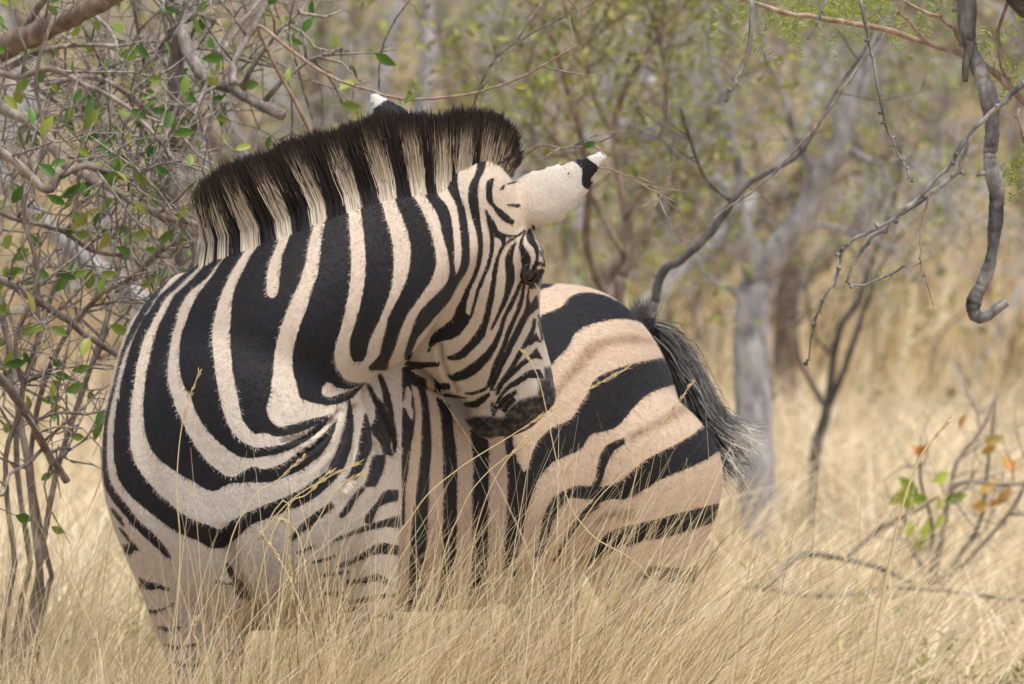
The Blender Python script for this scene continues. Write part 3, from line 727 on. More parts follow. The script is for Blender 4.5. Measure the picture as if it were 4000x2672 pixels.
bmp = N.new('ShaderNodeBump'); bmp.inputs['Strength'].default_value = 0.45; bmp.inputs['Distance'].default_value = 0.006
hgt = math_n(N, L, 'ADD', math_n(N, L, 'MULTIPLY', fine, 0.35), math_n(N, L, 'MULTIPLY', noise_n(N, L, 26, 4, 0.6, pos), 1.2))
L.new(hgt, bmp.inputs['Height']); L.new(bmp.outputs[0], B.inputs['Normal'])

zebra = thing('zebra', 'black and cream striped zebra turning its head back over its flank', 'zebra', (0, 0, 0))
em.materials.clear(); em.materials.append(zm); em.name = 'body'
body = bpy.data.objects.new('body', em); COL.objects.link(body); body.parent = zebra

# ---- short coat hair lying along the body
frng = np.random.default_rng(2)
pool = np.where(((Nx * view).sum(1) < 0.30) & (Vx[:, 2] > 0.25))[0]
NF = 230000
pick = pool[frng.integers(0, len(pool), NF)]
n_ = Nx[pick]
flow = np.zeros((NF, 3))
tdir = np.array([(q[1].x, q[1].y) for q in TS])
flow[:, :2] = tdir[ti[pick]]; flow[:, 2] = -0.55
ndir = np.cross(NR, NVv); ndir /= np.linalg.norm(ndir, axis=1)[:, None]
sgn = np.sign((ndir[1:] * np.diff(NC, axis=0)).sum(1).mean())
mk = in_neck[pick]; flow[mk] = -sgn * ndir[idx[pick][mk]] * 0.8 + np.array([0, 0, -0.7])
mk = in_head[pick]; flow[mk] = np.array(HF) * 0.9 + np.array([0, 0, -0.1])
mk = ear_r[pick]; flow[mk] = np.array(ax)
flow += frng.normal(0, 0.22, (NF, 3))
flow -= (flow * n_).sum(1)[:, None] * n_
flow /= np.linalg.norm(flow, axis=1)[:, None] + 1e-9
lenf = frng.uniform(0.006, 0.0115, NF) * np.where(in_head[pick], 0.6, 1.0) * np.where(ear_r[pick] | ear_l[pick], 0.5, 1.0)
fd = flow * 0.95 + n_ * frng.uniform(0.10, 0.34, NF)[:, None]
sdv = np.cross(fd, n_); sdv /= np.linalg.norm(sdv, axis=1)[:, None] + 1e-9
jt = frng.normal(0, 0.0022, (NF, 3)); jt -= (jt * n_).sum(1)[:, None] * n_
b0 = Vx[pick] + jt - n_ * 0.0004
wd = frng.uniform(0.0008, 0.0014, NF)[:, None]
FV = np.stack([b0 - sdv * wd * 0.5, b0 + sdv * wd * 0.5, b0 + fd * lenf[:, None]], 1).reshape(-1, 3)
FF = np.arange(NF * 3).reshape(-1, 3)
rep = lambda a: np.repeat(np.asarray(a)[pick], 3)
fur = mesh_obj('coat_hair', FV, FF, zm, zebra, True, {'stripe': rep(stripe), 'shadow': rep(shadow), 'muzz': rep(muzz), 'tone': rep(tone), 'vary': np.repeat(frng.normal(0.04, 0.16, NF), 3)})
fur['kind'] = 'stuff'

# ---- hair: thin tapered strands
def strands(name, rows, mat, parent, width, nseg=4):
    """rows: list of (points[nseg+1], shade[nseg+1])"""
    V, Fc, A = [], [], []
    for P, sh, ww in rows:
        b = len(V)
        t0 = (P[-1] - P[0])
        if t0.length < 1e-6: continue
        rnd = Vector((random.gauss(0, 1), random.gauss(0, 0.35), random.gauss(0, 1)))
        sd = t0.cross(rnd)
        if abs(random.random()) < 0.7: sd = t0.cross(Vector((0, 1, 0)) + rnd * 0.3)
        sd.normalize()
        for i, p in enumerate(P):
            w = ww * (1 - (i / (len(P) - 1)) ** 2 * 0.85) * 0.5
            V += [p - sd * w, p + sd * w]; A += [sh[i], sh[i]]
        for i in range(len(P) - 1):
            q = b + 2 * i
            Fc.append((q, q + 1, q + 3, q + 2))
    return mesh_obj(name, np.array([tuple(v) for v in V]), np.array(Fc), mat, parent, True, {'shade': A})
hm, nt, N, L, B = new_mat('zebra_hair')
rm = N.new('ShaderNodeValToRGB'); cr_ = rm.color_ramp
cr_.elements[0].position = 0.0; cr_.elements[0].color = (0.010, 0.009, 0.010, 1)
e = cr_.elements.new(0.25); e.color = (0.030, 0.019, 0.016, 1)
e = cr_.elements.new(0.55); e.color = (0.20, 0.16, 0.115, 1)
e = cr_.elements.new(0.8); e.color = (0.46, 0.39, 0.29, 1)
cr_.elements[-1].position = 1.0; cr_.elements[-1].color = (0.74, 0.70, 0.62, 1)
L.new(attr(N, 'shade').outputs['Fac'], rm.inputs[0]); L.new(rm.outputs[0], B.inputs['Base Color'])
B.inputs['Roughness'].default_value = 0.5; B.inputs['Specular IOR Level'].default_value = 0.3
tm, nt, N, L, B = new_mat('tail_hair')
rm = N.new('ShaderNodeValToRGB'); cr_ = rm.color_ramp
cr_.elements[0].position = 0.0; cr_.elements[0].color = (0.008, 0.008, 0.009, 1)
e = cr_.elements.new(0.25); e.color = (0.035, 0.033, 0.034, 1)
e = cr_.elements.new(0.55); e.color = (0.20, 0.19, 0.185, 1)
e = cr_.elements.new(0.8); e.color = (0.46, 0.43, 0.39, 1)
cr_.elements[-1].position = 1.0; cr_.elements[-1].color = (0.72, 0.69, 0.63, 1)
L.new(attr(N, 'shade').outputs['Fac'], rm.inputs[0]); L.new(rm.outputs[0], B.inputs['Base Color'])
B.inputs['Roughness'].default_value = 0.45; B.inputs['Specular IOR Level'].default_value = 0.3
random.seed(5)
MD = [(855, -45, -270), (905, -85, -285), (998, -150, -285), (1113, -165, -290), (1245, -160, -290), (1371, -140, -285), (1495, -100, -275), (1618, -60, -265), (1716, -10, -255), (1836, 30, -260), (1894, 66, -240), (1940, 90, -200), (1985, 100, -105)]
BASE = [(855, 955), (869, 948), (901, 938), (998, 902), (1113, 862), (1245, 811), (1371, 765), (1495, 725), (1618, 708), (1716, 696), (1836, 685), (1894, 679), (1940, 684), (1985, 705)]
mdx = [m[0] for m in MD]
rows = []
def rv_(sd): return Vector((random.gauss(0, sd), random.gauss(0, sd), random.gauss(0, sd)))
NSTR = 32000
bx_, by_ = [q[0] for q in BASE], [q[1] for q in BASE]
mm1, mm2 = [m[1] for m in MD], [m[2] for m in MD]
nkx = [q[0] for q in NK]
roots = []
for i in range(NSTR):
    x = 857 + (1985 - 857) * random.random()
    t = float(np.interp(x, nkx, range(len(NK))))
    r, c, Vn, Rn = neck_at(t)
    a = math.radians(random.uniform(64, 90)); sd_ = 1 if random.random() < 0.62 else -1
    sa, ca = math.sin(a), math.cos(a)
    w = 1.0 - 0.34 * sa ** 1.5
    p0 = c + Rn * (r[5] * ca * w * sd_) + Vn * (sa * 0.985)
    roots.append((x, t, p0, c + Vn * 0.99 + Rn * (sd_ * ca * r[5] * 0.45), Rn, sd_))
RP = project(np.array([tuple(q[2]) for q in roots]))
near = np.array([q[5] for q in roots]) > 0
RS = coat(RP, FRONT)
xs_ = np.arange(850, 1995.0)
SVT = coat(np.stack([xs_ + 3, np.interp(xs_, bx_, by_) + 16], 1), FRONT)
for i, (x, t, p0, pc, Rn, sd_) in enumerate(roots):
    dx = float(np.interp(x, mdx, mm1)); dy = float(np.interp(x, mdx, mm2))
    wave = 1 + 0.022 * math.sin(x * 0.021) + 0.018 * math.sin(x * 0.057 + 1)
    ln = random.uniform(0.79, 0.95) * wave * (1 + 0.13 * min(1, max(0, (x - 1380) / 200)))
    if random.random() < 0.22: ln *= random.uniform(0.5, 0.9)
    k = 0.0005
    d = Vector(((dx * 0.80 * ln + random.gauss(0, 9)) * k, random.gauss(0, 0.012) - 0.006 * sd_, -(dy * ln + random.gauss(0, 8)) * k))
    bend = Vector((random.gauss(0, 0.0025), random.gauss(0, 0.004), random.gauss(0, 0.0025)))
    P = [p0] + [pc + d * u + bend * math.sin(math.pi * u) for u in (0.14, 0.40, 0.66, 0.84, 1.0)]
    sv = (RS[i] if near[i] else SVT[int(x - 850)]) + random.gauss(0, 2.5)
    if x > 1935: sv = 12 * math.sin((x - 1935) * 0.16) - 3
    if x < 905: sv = 10 * math.sin((x - 855) * 0.20 + 3.4) - 2
    if sv > 7: sh = [0.03, 0.04, 0.05, 0.10, 0.17, 0.22]
    else:
        j = random.uniform(-0.09, 0.09)
        sh = [0.88 + j, 0.86 + j, 0.83 + j, 0.76 + j, 0.40, 0.15]
    rows.append((P, sh, random.uniform(0.0012, 0.0022)))
    if i % 3 == 0:                      # the dense dark outer edge
        q0 = P[3] + rv_(0.004); q1 = P[-1] + d * random.uniform(-0.03, 0.04) + rv_(0.005)
        rows.append(([q0.lerp(q1, u) for u in (0.1, 0.3, 0.5, 0.7, 0.85, 1.0)], [0.10, 0.12, 0.14, 0.16, 0.2, 0.24], random.uniform(0.0014, 0.0026)))
strands('mane', rows, hm, zebra, 0.002)
# tail hair: long strands that follow the dock, then fall away to the right
rows = []
_tp = [(2500, 1262, 1.00), (2560, 1325, 1.01), (2625, 1435, 1.01), (2680, 1550, 0.99), (2725, 1640, 0.96), (2785, 1700, 0.93), (2850, 1740, 0.91), (2910, 1768, 0.90)]
_tw = [tuple(W(*q)) for q in _tp]
for i in range(5200):
    u0 = random.random() ** 0.9 * 0.66
    kind = random.random()
    ln = random.uniform(0.22, 0.40)
    ofx = random.gauss(0, 1)
    if kind < 0.50: off = Vector((0.028 + 0.010 * ofx, random.gauss(-0.005, 0.012), 0.016 + 0.008 * ofx)); c0 = random.uniform(0.30, 0.62)      # outer, pale
    else: off = Vector((-0.008 + 0.015 * ofx, random.gauss(-0.012, 0.012), -0.014 + 0.014 * ofx)); c0 = random.uniform(0.0, 0.12)            # inner, black
    P, sh = [], []
    for v in (0, 0.25, 0.5, 0.75, 1.0):
        uu = min(1.0, u0 + ln * v)
        c = Vector(cr(_tw, uu * (len(_tw) - 1) * 0.9999))
        grow = min(1.0, 0.25 + 1.5 * v)
        drop = Vector((0, 0, -0.030 * v * v)) if kind > 0.5 else Vector((0, 0, 0))
        P.append(c + off * grow + drop + Vector((random.gauss(0, 0.002), 0, random.gauss(0, 0.002))))
        s0 = c0 + (0.30 * v if uu > 0.70 and kind < 0.72 else 0)
        if uu > 0.80 and kind < 0.72: s0 = 0.82 + 0.2 * v
        sh.append(min(1, s0))
    if u0 + ln > 0.86: P[-1] = P[-1] + Vector((random.uniform(-0.01, 0.02), random.gauss(0, 0.012), random.gauss(-0.004, 0.014)))
    rows.append((P, sh, random.uniform(0.0014, 0.0024)))
for i in range(350):          # wisps standing off the root of the tail
    base = W(2500 + random.gauss(0, 16), 1262 + random.gauss(0, 14), 1.0)
    tip = base + Vector((random.gauss(0.004, 0.014), random.gauss(0, 0.015), random.uniform(0.01, 0.055)))
    sh0 = random.uniform(0.35, 0.6)
    P = [base.lerp(tip, v) for v in (0, 0.3, 0.55, 0.8, 1.0)]
    rows.append((P, [sh0] * 5, 0.0014))
strands('tail_hair', rows, tm, zebra, 0.002)

# eyes with dark lids and lashes
ym, nt, N, L, B = new_mat('zebra_eye')
B.inputs['Base Color'].default_value = (0.012, 0.007, 0.005, 1); B.inputs['Roughness'].default_value = 0.08
lm_, nt, N, L, B = new_mat('eyelid_skin')
B.inputs['Base Color'].default_value = (0.015, 0.013, 0.013, 1); B.inputs['Roughness'].default_value = 0.55
def uv_ball(c, r, ax3, n=12, m=18):
    V, Fc = [], []
    for i in range(n + 1):
        th = math.pi * i / n
        for j in range(m):
            ph = 2 * math.pi * j / m
            V.append(c + ax3[0] * (r * math.sin(th) * math.cos(ph)) + ax3[1] * (r * math.sin(th) * math.sin(ph)) + ax3[2] * (r * math.cos(th)))
    for i in range(n):
        for j in range(m):
            Fc.append((i * m + j, i * m + (j + 1) % m, (i + 1) * m + (j + 1) % m, (i + 1) * m + j))
    return V, Fc
for s in (1, -1):
    ec = hp(0.196, -0.026, 0.083 * s)
    V, Fc = uv_ball(ec, 0.0205, (HF, HD, HR))
    eye = mesh_obj('eye', V, Fc, ym, zebra, True)
    V, Fc = [], []
    for j in range(20):                     # almond rim of skin round the eye
        a = 2 * math.pi * j / 20
        cc = ec + HF * (0.021 * math.cos(a)) + HD * (0.014 * math.sin(a) + 0.001) + HR * (0.0135 * s)
        for q in range(6):
            b_ = 2 * math.pi * q / 6
            V.append(cc + (HF * math.cos(a) + HD * math.sin(a)) * (0.0045 * math.cos(b_)) + HR * (0.0045 * math.sin(b_)))
    for j in range(20):
        for q in range(6):
            Fc.append((j * 6 + q, j * 6 + (q + 1) % 6, ((j + 1) % 20) * 6 + (q + 1) % 6, ((j + 1) % 20) * 6 + q))
    mesh_obj('eyelid', V, Fc, lm_, eye, True)
    rows = []
    for j in range(26):
        a = math.radians(30 + 120 * j / 25)
        b0 = ec + HF * (0.021 * math.cos(a)) + HD * (0.014 * math.sin(a)) + HR * (0.016 * s)
        tp = b0 + HR * (0.016 * s) + HF * (0.010 * math.cos(a) + 0.008) + HD * 0.004
        rows.append(([b0.lerp(tp, v) for v in (0, 0.3, 0.6, 0.8, 1)], [0.03] * 5, 0.0012))
    strands('eyelashes', rows, hm, eye, 0.001)
# ================================================================== ground and dry grass
def leaf_bsdf(N, L, B, col, trans=0.35, rough=0.6):
    out = [n for n in N if n.type == 'OUTPUT_MATERIAL'][0]
    L.new(col, B.inputs['Base Color']); B.inputs['Roughness'].default_value = rough; B.inputs['Specular IOR Level'].default_value = 0.25
    tr = N.new('ShaderNodeBsdfTranslucent'); L.new(col, tr.inputs[0])
    mx = N.new('ShaderNodeMixShader'); mx.inputs[0].default_value = trans
    L.new(B.outputs[0], mx.inputs[1]); L.new(tr.outputs[0], mx.inputs[2]); L.new(mx.outputs[0], out.inputs[0])
def ramp(N, L, v, stops):
    r = N.new('ShaderNodeValToRGB'); c = r.color_ramp
    c.elements[0].position, c.elements[0].color = stops[0][0], (*stops[0][1], 1)
    c.elements[-1].position, c.elements[-1].color = stops[-1][0], (*stops[-1][1], 1)
    for p, q in stops[1:-1]:
        e = c.elements.new(p); e.color = (*q, 1)
    L.new(v, r.inputs[0]); return r.outputs[0]
gm, nt, N, L, B = new_mat('dry_soil')
geo = N.new('ShaderNodeNewGeometry')
n1 = noise_n(N, L, 0.35, 5, 0.6, geo.outputs['Position']); n2 = noise_n(N, L, 14, 6, 0.7, geo.outputs['Position'])
c1 = ramp(N, L, n1, [(0.3, (0.58, 0.43, 0.25)), (0.5, (0.66, 0.50, 0.31)), (0.66, (0.60, 0.40, 0.235))])
c2 = ramp(N, L, n2, [(0.3, (0.36, 0.27, 0.17)), (0.7, (0.70, 0.56, 0.38))])
L.new(mixc(N, L, 0.4, c1, c2), B.inputs['Base Color']); B.inputs['Roughness'].default_value = 0.95
bp = N.new('ShaderNodeBump'); bp.inputs['Strength'].default_value = 0.8; bp.inputs['Distance'].default_value = 0.05
L.new(n2, bp.inputs['Height']); L.new(bp.outputs[0], B.inputs['Normal'])
xs = np.concatenate([np.linspace(-420, -20, 14), np.linspace(-14, 14, 57), np.linspace(20, 420, 14)])
ys = np.concatenate([np.linspace(-60, -18, 6), np.linspace(-16, 40, 113), np.linspace(43, 120, 30), np.linspace(130, 900, 24)])
V = np.array([(x, y, ground_z(x, y)) for y in ys for x in xs]); nx = len(xs)
Fc = np.array([(j * nx + i, j * nx + i + 1, (j + 1) * nx + i + 1, (j + 1) * nx + i) for j in range(len(ys) - 1) for i in range(nx - 1)])
ground = mesh_obj('ground', V, Fc, gm, None, True)
ground['kind'] = 'structure'

rng = np.random.default_rng(11)
def gz(x, y):
    r = np.maximum(0, y - 14)
    z = np.where(r < 160, 0.018 * r + 0.00022 * r * r, 8.512 + (r - 160) * 0.0884)
    return z + 0.03 * np.sin(x * 1.3 + 0.7) * np.cos(y * 0.9) + 0.02 * np.sin(x * 3.1 + y * 2.3)
def blades(x, y, h, lx, ly, w, shade, seg=4, droop=0.25, z0=None):
    """ribbons: base x,y; height; lean (fraction of height); width"""
    n = len(x); z = gz(x, y) if z0 is None else z0
    ang = rng.normal(0, 0.7, n)
    sx, sy = np.cos(ang), np.sin(ang)
    rows = []
    kx, ky = rng.normal(0, 0.05, n), rng.normal(0, 0.05, n)
    pw = rng.uniform(1.4, 2.6, n)
    for k in range(seg + 1):
        u = k / seg
        cx = x + lx * h * u ** pw + kx * h * math.sin(math.pi * u)
        cy = y + ly * h * u ** pw + ky * h * math.sin(math.pi * u)
        cz = z + h * (u - droop * np.hypot(lx, ly) * u ** 3)
        ww = 0.5 * w * (1 - 0.85 * u ** 1.6)
        rows.append(np.stack([cx - sx * ww, cy - sy * ww, cz], 1)); rows.append(np.stack([cx + sx * ww, cy + sy * ww, cz], 1))
    m = 2 * (seg + 1)
    V = np.stack(rows, 1).reshape(-1, 3)
    b = (np.arange(n) * m)[:, None, None]
    q = np.array([(2 * k, 2 * k + 1, 2 * k + 3, 2 * k + 2) for k in range(seg)])[None]
    Fc = (b + q).reshape(-1, 4)
    return V, Fc, np.repeat(shade, m)
def join(parts):
    off = 0; VV, FF, SS = [], [], []
    for V, Fc, s in parts:
        VV.append(V); FF.append(Fc + off); SS.append(s); off += len(V)
    return np.concatenate(VV), np.concatenate(FF), np.concatenate(SS)
sm_, nt, N, L, B = new_mat('dry_grass')
sa = attr(N, 'shade').outputs['Fac']
gc = ramp(N, L, sa, [(0.0, (0.17, 0.115, 0.07)), (0.18, (0.38, 0.285, 0.155)), (0.5, (0.63, 0.50, 0.285)), (0.75, (0.78, 0.66, 0.44)), (0.93, (0.88, 0.80, 0.62)), (0.96, (0.34, 0.35, 0.12)), (1.0, (0.22, 0.28, 0.08))])
leaf_bsdf(N, L, B, gc, 0.35, 0.55)
def shades(n, mu=0.55, sd=0.17, green=0.015):
    s = np.clip(rng.normal(mu, sd * 1.5, n), 0, 0.92)
    return np.where(rng.random(n) < green, rng.uniform(0.95, 1, n), s)
def halfw(y): return (y + 15) / 15 * 1.0
def scatter(n, y0, y1, spread=1.35, clump=0, cs=0.10):
    y = np.sqrt(rng.uniform((y0 + 15) ** 2, (y1 + 15) ** 2, n)) - 15
    x = rng.uniform(-1, 1, n) * halfw(y) * spread
    if clump:
        ci = rng.integers(0, clump, n)
        yc = np.sqrt(rng.uniform((y0 + 15) ** 2, (y1 + 15) ** 2, clump)) - 15
        xc = rng.uniform(-1, 1, clump) * halfw(yc) * spread
        m = rng.random(n) < 0.75
        x = np.where(m, xc[ci] + rng.normal(0, cs, n), x); y = np.where(m, yc[ci] + rng.normal(0, cs, n), y)
    return x, y
# far field
parts = []
x, y = scatter(62000, 13, 46, 2.5, 800, 0.35)
parts.append(blades(x, y, rng.uniform(0.25, 0.75, len(x)), rng.normal(0.15, 0.3, len(x)), rng.normal(0, 0.3, len(x)), rng.uniform(0.012, 0.024, len(x)), shades(len(x), 0.52, 0.2, 0.03), 2))
x, y = scatter(24000, 46, 110, 2.5, 600, 0.9)
parts.append(blades(x, y, rng.uniform(0.3, 0.9, len(x)), rng.normal(0.1, 0.3, len(x)), rng.normal(0, 0.3, len(x)), rng.uniform(0.03, 0.06, len(x)), shades(len(x), 0.5, 0.2, 0.04), 2))
V, Fc, s = join(parts)
o = mesh_obj('far_dry_grass', V, Fc, sm_, None, False, {'shade': s}); o['kind'] = 'stuff'
tag(o, 'pale dry grass covering the rising ground far behind the trees', 'grass')
# middle field, behind the zebra: short, matted and patchy
def patchy(x, y, lo=-0.25):
    v = np.sin(x * 2.3 + 1.1 * np.sin(y * 0.8)) + np.sin(y * 1.7 + 1.3 * np.sin(x * 1.9)) + 0.8 * np.sin(x * 5.1 - y * 3.7)
    m = v + rng.normal(0, 0.6, len(x)) > lo
    return x[m], y[m]
parts = []
x, y = patchy(*scatter(58000, 2.2, 13, 1.8, 1000, 0.10))
parts.append(blades(x, y, rng.gamma(3, 0.042, len(x)) + 0.03, rng.normal(0.2, 0.6, len(x)), rng.normal(0, 0.5, len(x)), rng.uniform(0.003, 0.007, len(x)), shades(len(x), 0.60, 0.18, 0.02), 3))
x, y = patchy(*scatter(76000, 2.2, 14, 1.8, 1150, 0.15), -0.8)
parts.append(blades(x, y, rng.uniform(0.03, 0.12, len(x)), rng.normal(0.1, 1.5, len(x)), rng.normal(0, 1.4, len(x)), rng.uniform(0.004, 0.010, len(x)), shades(len(x), 0.68, 0.17, 0.02), 2))
x, y = scatter(9000, 2.5, 12, 1.4, 500, 0.15)
parts.append(blades(x, y, rng.uniform(0.15, 0.5, len(x)), rng.normal(0.3, 0.7, len(x)), rng.normal(0, 0.5, len(x)), rng.uniform(0.006, 0.012, len(x)), rng.uniform(0.7, 0.92, len(x)), 3))
x, y = scatter(9000, 2.4, 12, 1.4, 500, 0.3)
parts.append(blades(x, y, rng.uniform(0.02, 0.05, len(x)), rng.normal(0, 4.5, len(x)), rng.normal(0, 4.5, len(x)), rng.uniform(0.004, 0.009, len(x)), rng.choice([0.05, 0.15, 0.3, 0.8, 0.9], len(x)), 2, 0.02))
V, Fc, s = join(parts)
o = mesh_obj('mid_dry_grass', V, Fc, sm_, None, False, {'shade': s}); o['kind'] = 'stuff'
tag(o, 'matted straw coloured grass between the zebra and the grey tree', 'grass')
# round the zebra and just in front of it
parts = []
def px_field(n, pxlo, pxhi, y0, y1):
    y = rng.uniform(y0, y1, n); px = rng.uniform(pxlo, pxhi, n)
    return (px - 2000) / 2000 * (y + 15) / 15, y
def tuft(n, px, y, hs, lean, spread=0.07, w=(0.0022, 0.0042), mu=0.58):
    xx = (px - 2000) / 2000 * (y + 15) / 15
    x = xx + rng.normal(0, spread, n); yy = y + rng.normal(0, spread, n)
    h = rng.uniform(hs[0], hs[1], n) * rng.beta(5, 2, n) / 0.72
    parts.append(blades(x, yy, h, rng.normal(lean, 0.22, n), rng.normal(0, 0.16, n), rng.uniform(w[0], w[1], n), np.clip(shades(n, mu, 0.17, 0.01) - 0.18 * (rng.random(n) < 0.3), 0, 1), 5))
for px, y, n, lo, hi, ln in ((1980, -0.25, 190, 0.5, 0.82, 0.30), (2120, -0.35, 260, 0.5, 0.84, 0.32), (2260, -0.30, 220, 0.45, 0.80, 0.36), (2400, -0.20, 170, 0.4, 0.80, 0.42), (2520, -0.1, 130, 0.4, 0.76, 0.45),
                            (2650, 0.1, 100, 0.4, 0.74, 0.45), (1830, -0.35, 140, 0.5, 0.80, 0.32), (1700, -0.30, 230, 0.45, 0.78, 0.35), (1600, -0.25, 200, 0.45, 0.74, 0.38), (1820, -0.2, 180, 0.45, 0.74, 0.35), (1420, -0.5, 120, 0.45, 0.72, 0.36), (1240, -0.55, 110, 0.4, 0.68, 0.34),
                            (2050, -0.7, 190, 0.5, 0.80, 0.25), (2330, -0.75, 130, 0.5, 0.74, 0.3), (2560, -0.6, 60, 0.45, 0.66, 0.35), (2780, 0.2, 60, 0.3, 0.6, 0.4), (820, -0.55, 60, 0.4, 0.64, 0.2),
                            (1080, -0.35, 230, 0.45, 0.72, 0.25), (1180, -0.65, 250, 0.5, 0.76, 0.2), (1340, -0.6, 240, 0.5, 0.76, 0.25), (980, -0.65, 190, 0.5, 0.74, 0.15), (1020, -0.3, 180, 0.45, 0.70, 0.3), (1500, -0.8, 130, 0.5, 0.72, 0.3), (700, -0.8, 90, 0.5, 0.68, 0.2), (1650, -0.8, 140, 0.5, 0.74, 0.3),
                            (560, -0.5, 60, 0.4, 0.64, 0.25), (300, -0.3, 60, 0.4, 0.62, 0.1), (120, -0.2, 60, 0.4, 0.62, 0.2), (1900, -0.6, 160, 0.5, 0.76, 0.2)):
    tuft(n, px, y, (lo, hi), ln)
x, y = px_field(240, 1300, 2800, -0.8, 0.1)            # few long thin ones
parts.append(blades(x, y, rng.uniform(0.62, 0.95, len(x)), rng.normal(0.5, 0.3, len(x)), rng.normal(0, 0.2, len(x)), rng.uniform(0.0016, 0.0026, len(x)), shades(len(x), 0.6, 0.15, 0.02), 6))
x, y = px_field(1300, 1250, 2680, -0.9, 0.3)          # loose tall stems
parts.append(blades(x, y, rng.uniform(0.38, 0.66, len(x)), rng.normal(0.42, 0.3, len(x)), rng.normal(0, 0.2, len(x)), rng.uniform(0.0018, 0.0034, len(x)), shades(len(x), 0.6, 0.15, 0.01), 5))
x, y = px_field(3600, -700, 1500, -1.0, -0.35)
parts.append(blades(x, y, rng.uniform(0.36, 0.62, len(x)), rng.normal(0.3, 0.4, len(x)), rng.normal(0, 0.2, len(x)), rng.uniform(0.0018, 0.0034, len(x)), shades(len(x), 0.62, 0.14, 0.01), 5))
x, y = px_field(300, 350, 1500, -1.0, -0.4)            # long stems crossing the chest
parts.append(blades(x, y, rng.uniform(0.55, 0.92, len(x)), rng.normal(0.55, 0.3, len(x)), rng.normal(0, 0.2, len(x)), rng.uniform(0.0016, 0.0028, len(x)), shades(len(x), 0.6, 0.15, 0.03), 6))
x, y = px_field(6500, -900, 4900, -1.2, 2.6)           # undergrowth round the legs
inb = (np.abs((x + 0.15) * -0.78 + (y - 0.45) * 0.62) < 0.30) & (y > -0.15) & (y < 1.25) & (x < 0.5) & (x > -0.8)
x, y = x[~inb], y[~inb]
parts.append(blades(x, y, np.where(x > 0.38, 0.6, 1.0) * rng.uniform(0.10, 0.44, len(x)), rng.normal(0.2, 0.6, len(x)), rng.normal(0, 0.4, len(x)), rng.uniform(0.003, 0.006, len(x)), shades(len(x), 0.55, 0.18, 0.02), 3))
x, y = px_field(1500, -700, 420, 0.6, 3.0)             # left of the chest, behind
parts.append(blades(x, y, rng.uniform(0.2, 0.62, len(x)), rng.normal(0.25, 0.45, len(x)), rng.normal(0, 0.3, len(x)), rng.uniform(0.002, 0.004, len(x)), shades(len(x), 0.62, 0.15, 0.02), 5))
x, y = px_field(420, -300, 460, 0.35, 1.6)
parts.append(blades(x, y, rng.uniform(0.5, 0.98, len(x)), rng.normal(0.35, 0.35, len(x)), rng.normal(0, 0.2, len(x)), rng.uniform(0.0016, 0.003, len(x)), shades(len(x), 0.66, 0.13, 0.03), 6))
x, y = px_field(1500, 850, 2150, 1.15, 2.3)           # behind the belly
parts.append(blades(x, y, rng.uniform(0.28, 0.62, len(x)), rng.normal(0.25, 0.4, len(x)), rng.normal(0, 0.3, len(x)), rng.uniform(0.0025, 0.0045, len(x)), shades(len(x), 0.48, 0.16, 0.02), 4))
x, y = px_field(1500, 2700, 4700, 1.2, 4.5)            # right of the rump, behind
parts.append(blades(x, y, rng.uniform(0.12, 0.42, len(x)), rng.normal(0.55, 0.5, len(x)), rng.normal(0, 0.3, len(x)), rng.uniform(0.002, 0.004, len(x)), shades(len(x), 0.6, 0.16, 0.03), 5))
x, y = px_field(260, 2600, 3500, 0.9, 2.4)
parts.append(blades(x, y, rng.uniform(0.5, 0.85, len(x)), rng.normal(0.5, 0.35, len(x)), rng.normal(0, 0.3, len(x)), rng.uniform(0.002, 0.0036, len(x)), shades(len(x), 0.58, 0.16, 0.03), 5))
x, y = px_field(500, -300, 4400, -0.9, 2.0)
parts.append(blades(x, y, rng.uniform(0.25, 0.55, len(x)), rng.normal(0.35, 0.6, len(x)), rng.normal(0, 0.3, len(x)), rng.uniform(0.003, 0.006, len(x)), rng.uniform(0.75, 0.92, len(x)), 5))
V, Fc, s = join(parts)
o = mesh_obj('tall_dry_grass', V, Fc, sm_, None, False, {'shade': s}); o['kind'] = 'stuff'
tag(o, 'tall straw coloured grass leaning in front of the zebra and round its legs', 'grass')

# ---- grass stalks with seed heads that stand out one by one
def tube(path, radii, n=6, V=None, Fc=None):
    V = [] if V is None else V; Fc = [] if Fc is None else Fc
    b0 = len(V); m = len(path)
    up = Vector((0.13, 0.97, 0.2))
    for i, p in enumerate(path):
        t = (path[min(i + 1, m - 1)] - path[max(i - 1, 0)])
        if t.length < 1e-7: t = Vector((0, 0, 1))
        t.normalize()
        a = t.cross(up)
        if a.length < 0.1: a = t.cross(Vector((1, 0, 0)))
        a.normalize(); b = t.cross(a)
        for k in range(n):
            an = 2 * math.pi * k / n
            V.append(p + a * (radii[i] * math.cos(an)) + b * (radii[i] * math.sin(an)))
    for i in range(m - 1):
        for k in range(n):
            j = (k + 1) % n
            Fc.append((b0 + i * n + k, b0 + i * n + j, b0 + (i + 1) * n + j, b0 + (i + 1) * n + k))
    Fc.append(tuple(b0 + k for k in range(n))[::-1]); Fc.append(tuple(b0 + (m - 1) * n + k for k in range(n)))
    return V, Fc
def smooth_path(P, sub=5):
    rows = [tuple(p) for p in P]
    return [Vector(cr(rows, k / sub)) for k in range((len(rows) - 1) * sub + 1)]
random.seed(21)
stm, nt, N, L, B = new_mat('grass_stalk')
L.new(ramp(N, L, noise_n(N, L, 60, 2, 0.5), [(0.3, (0.50, 0.39, 0.19)), (0.7, (0.68, 0.57, 0.34))]), B.inputs['Base Color']); B.inputs['Roughness'].default_value = 0.5
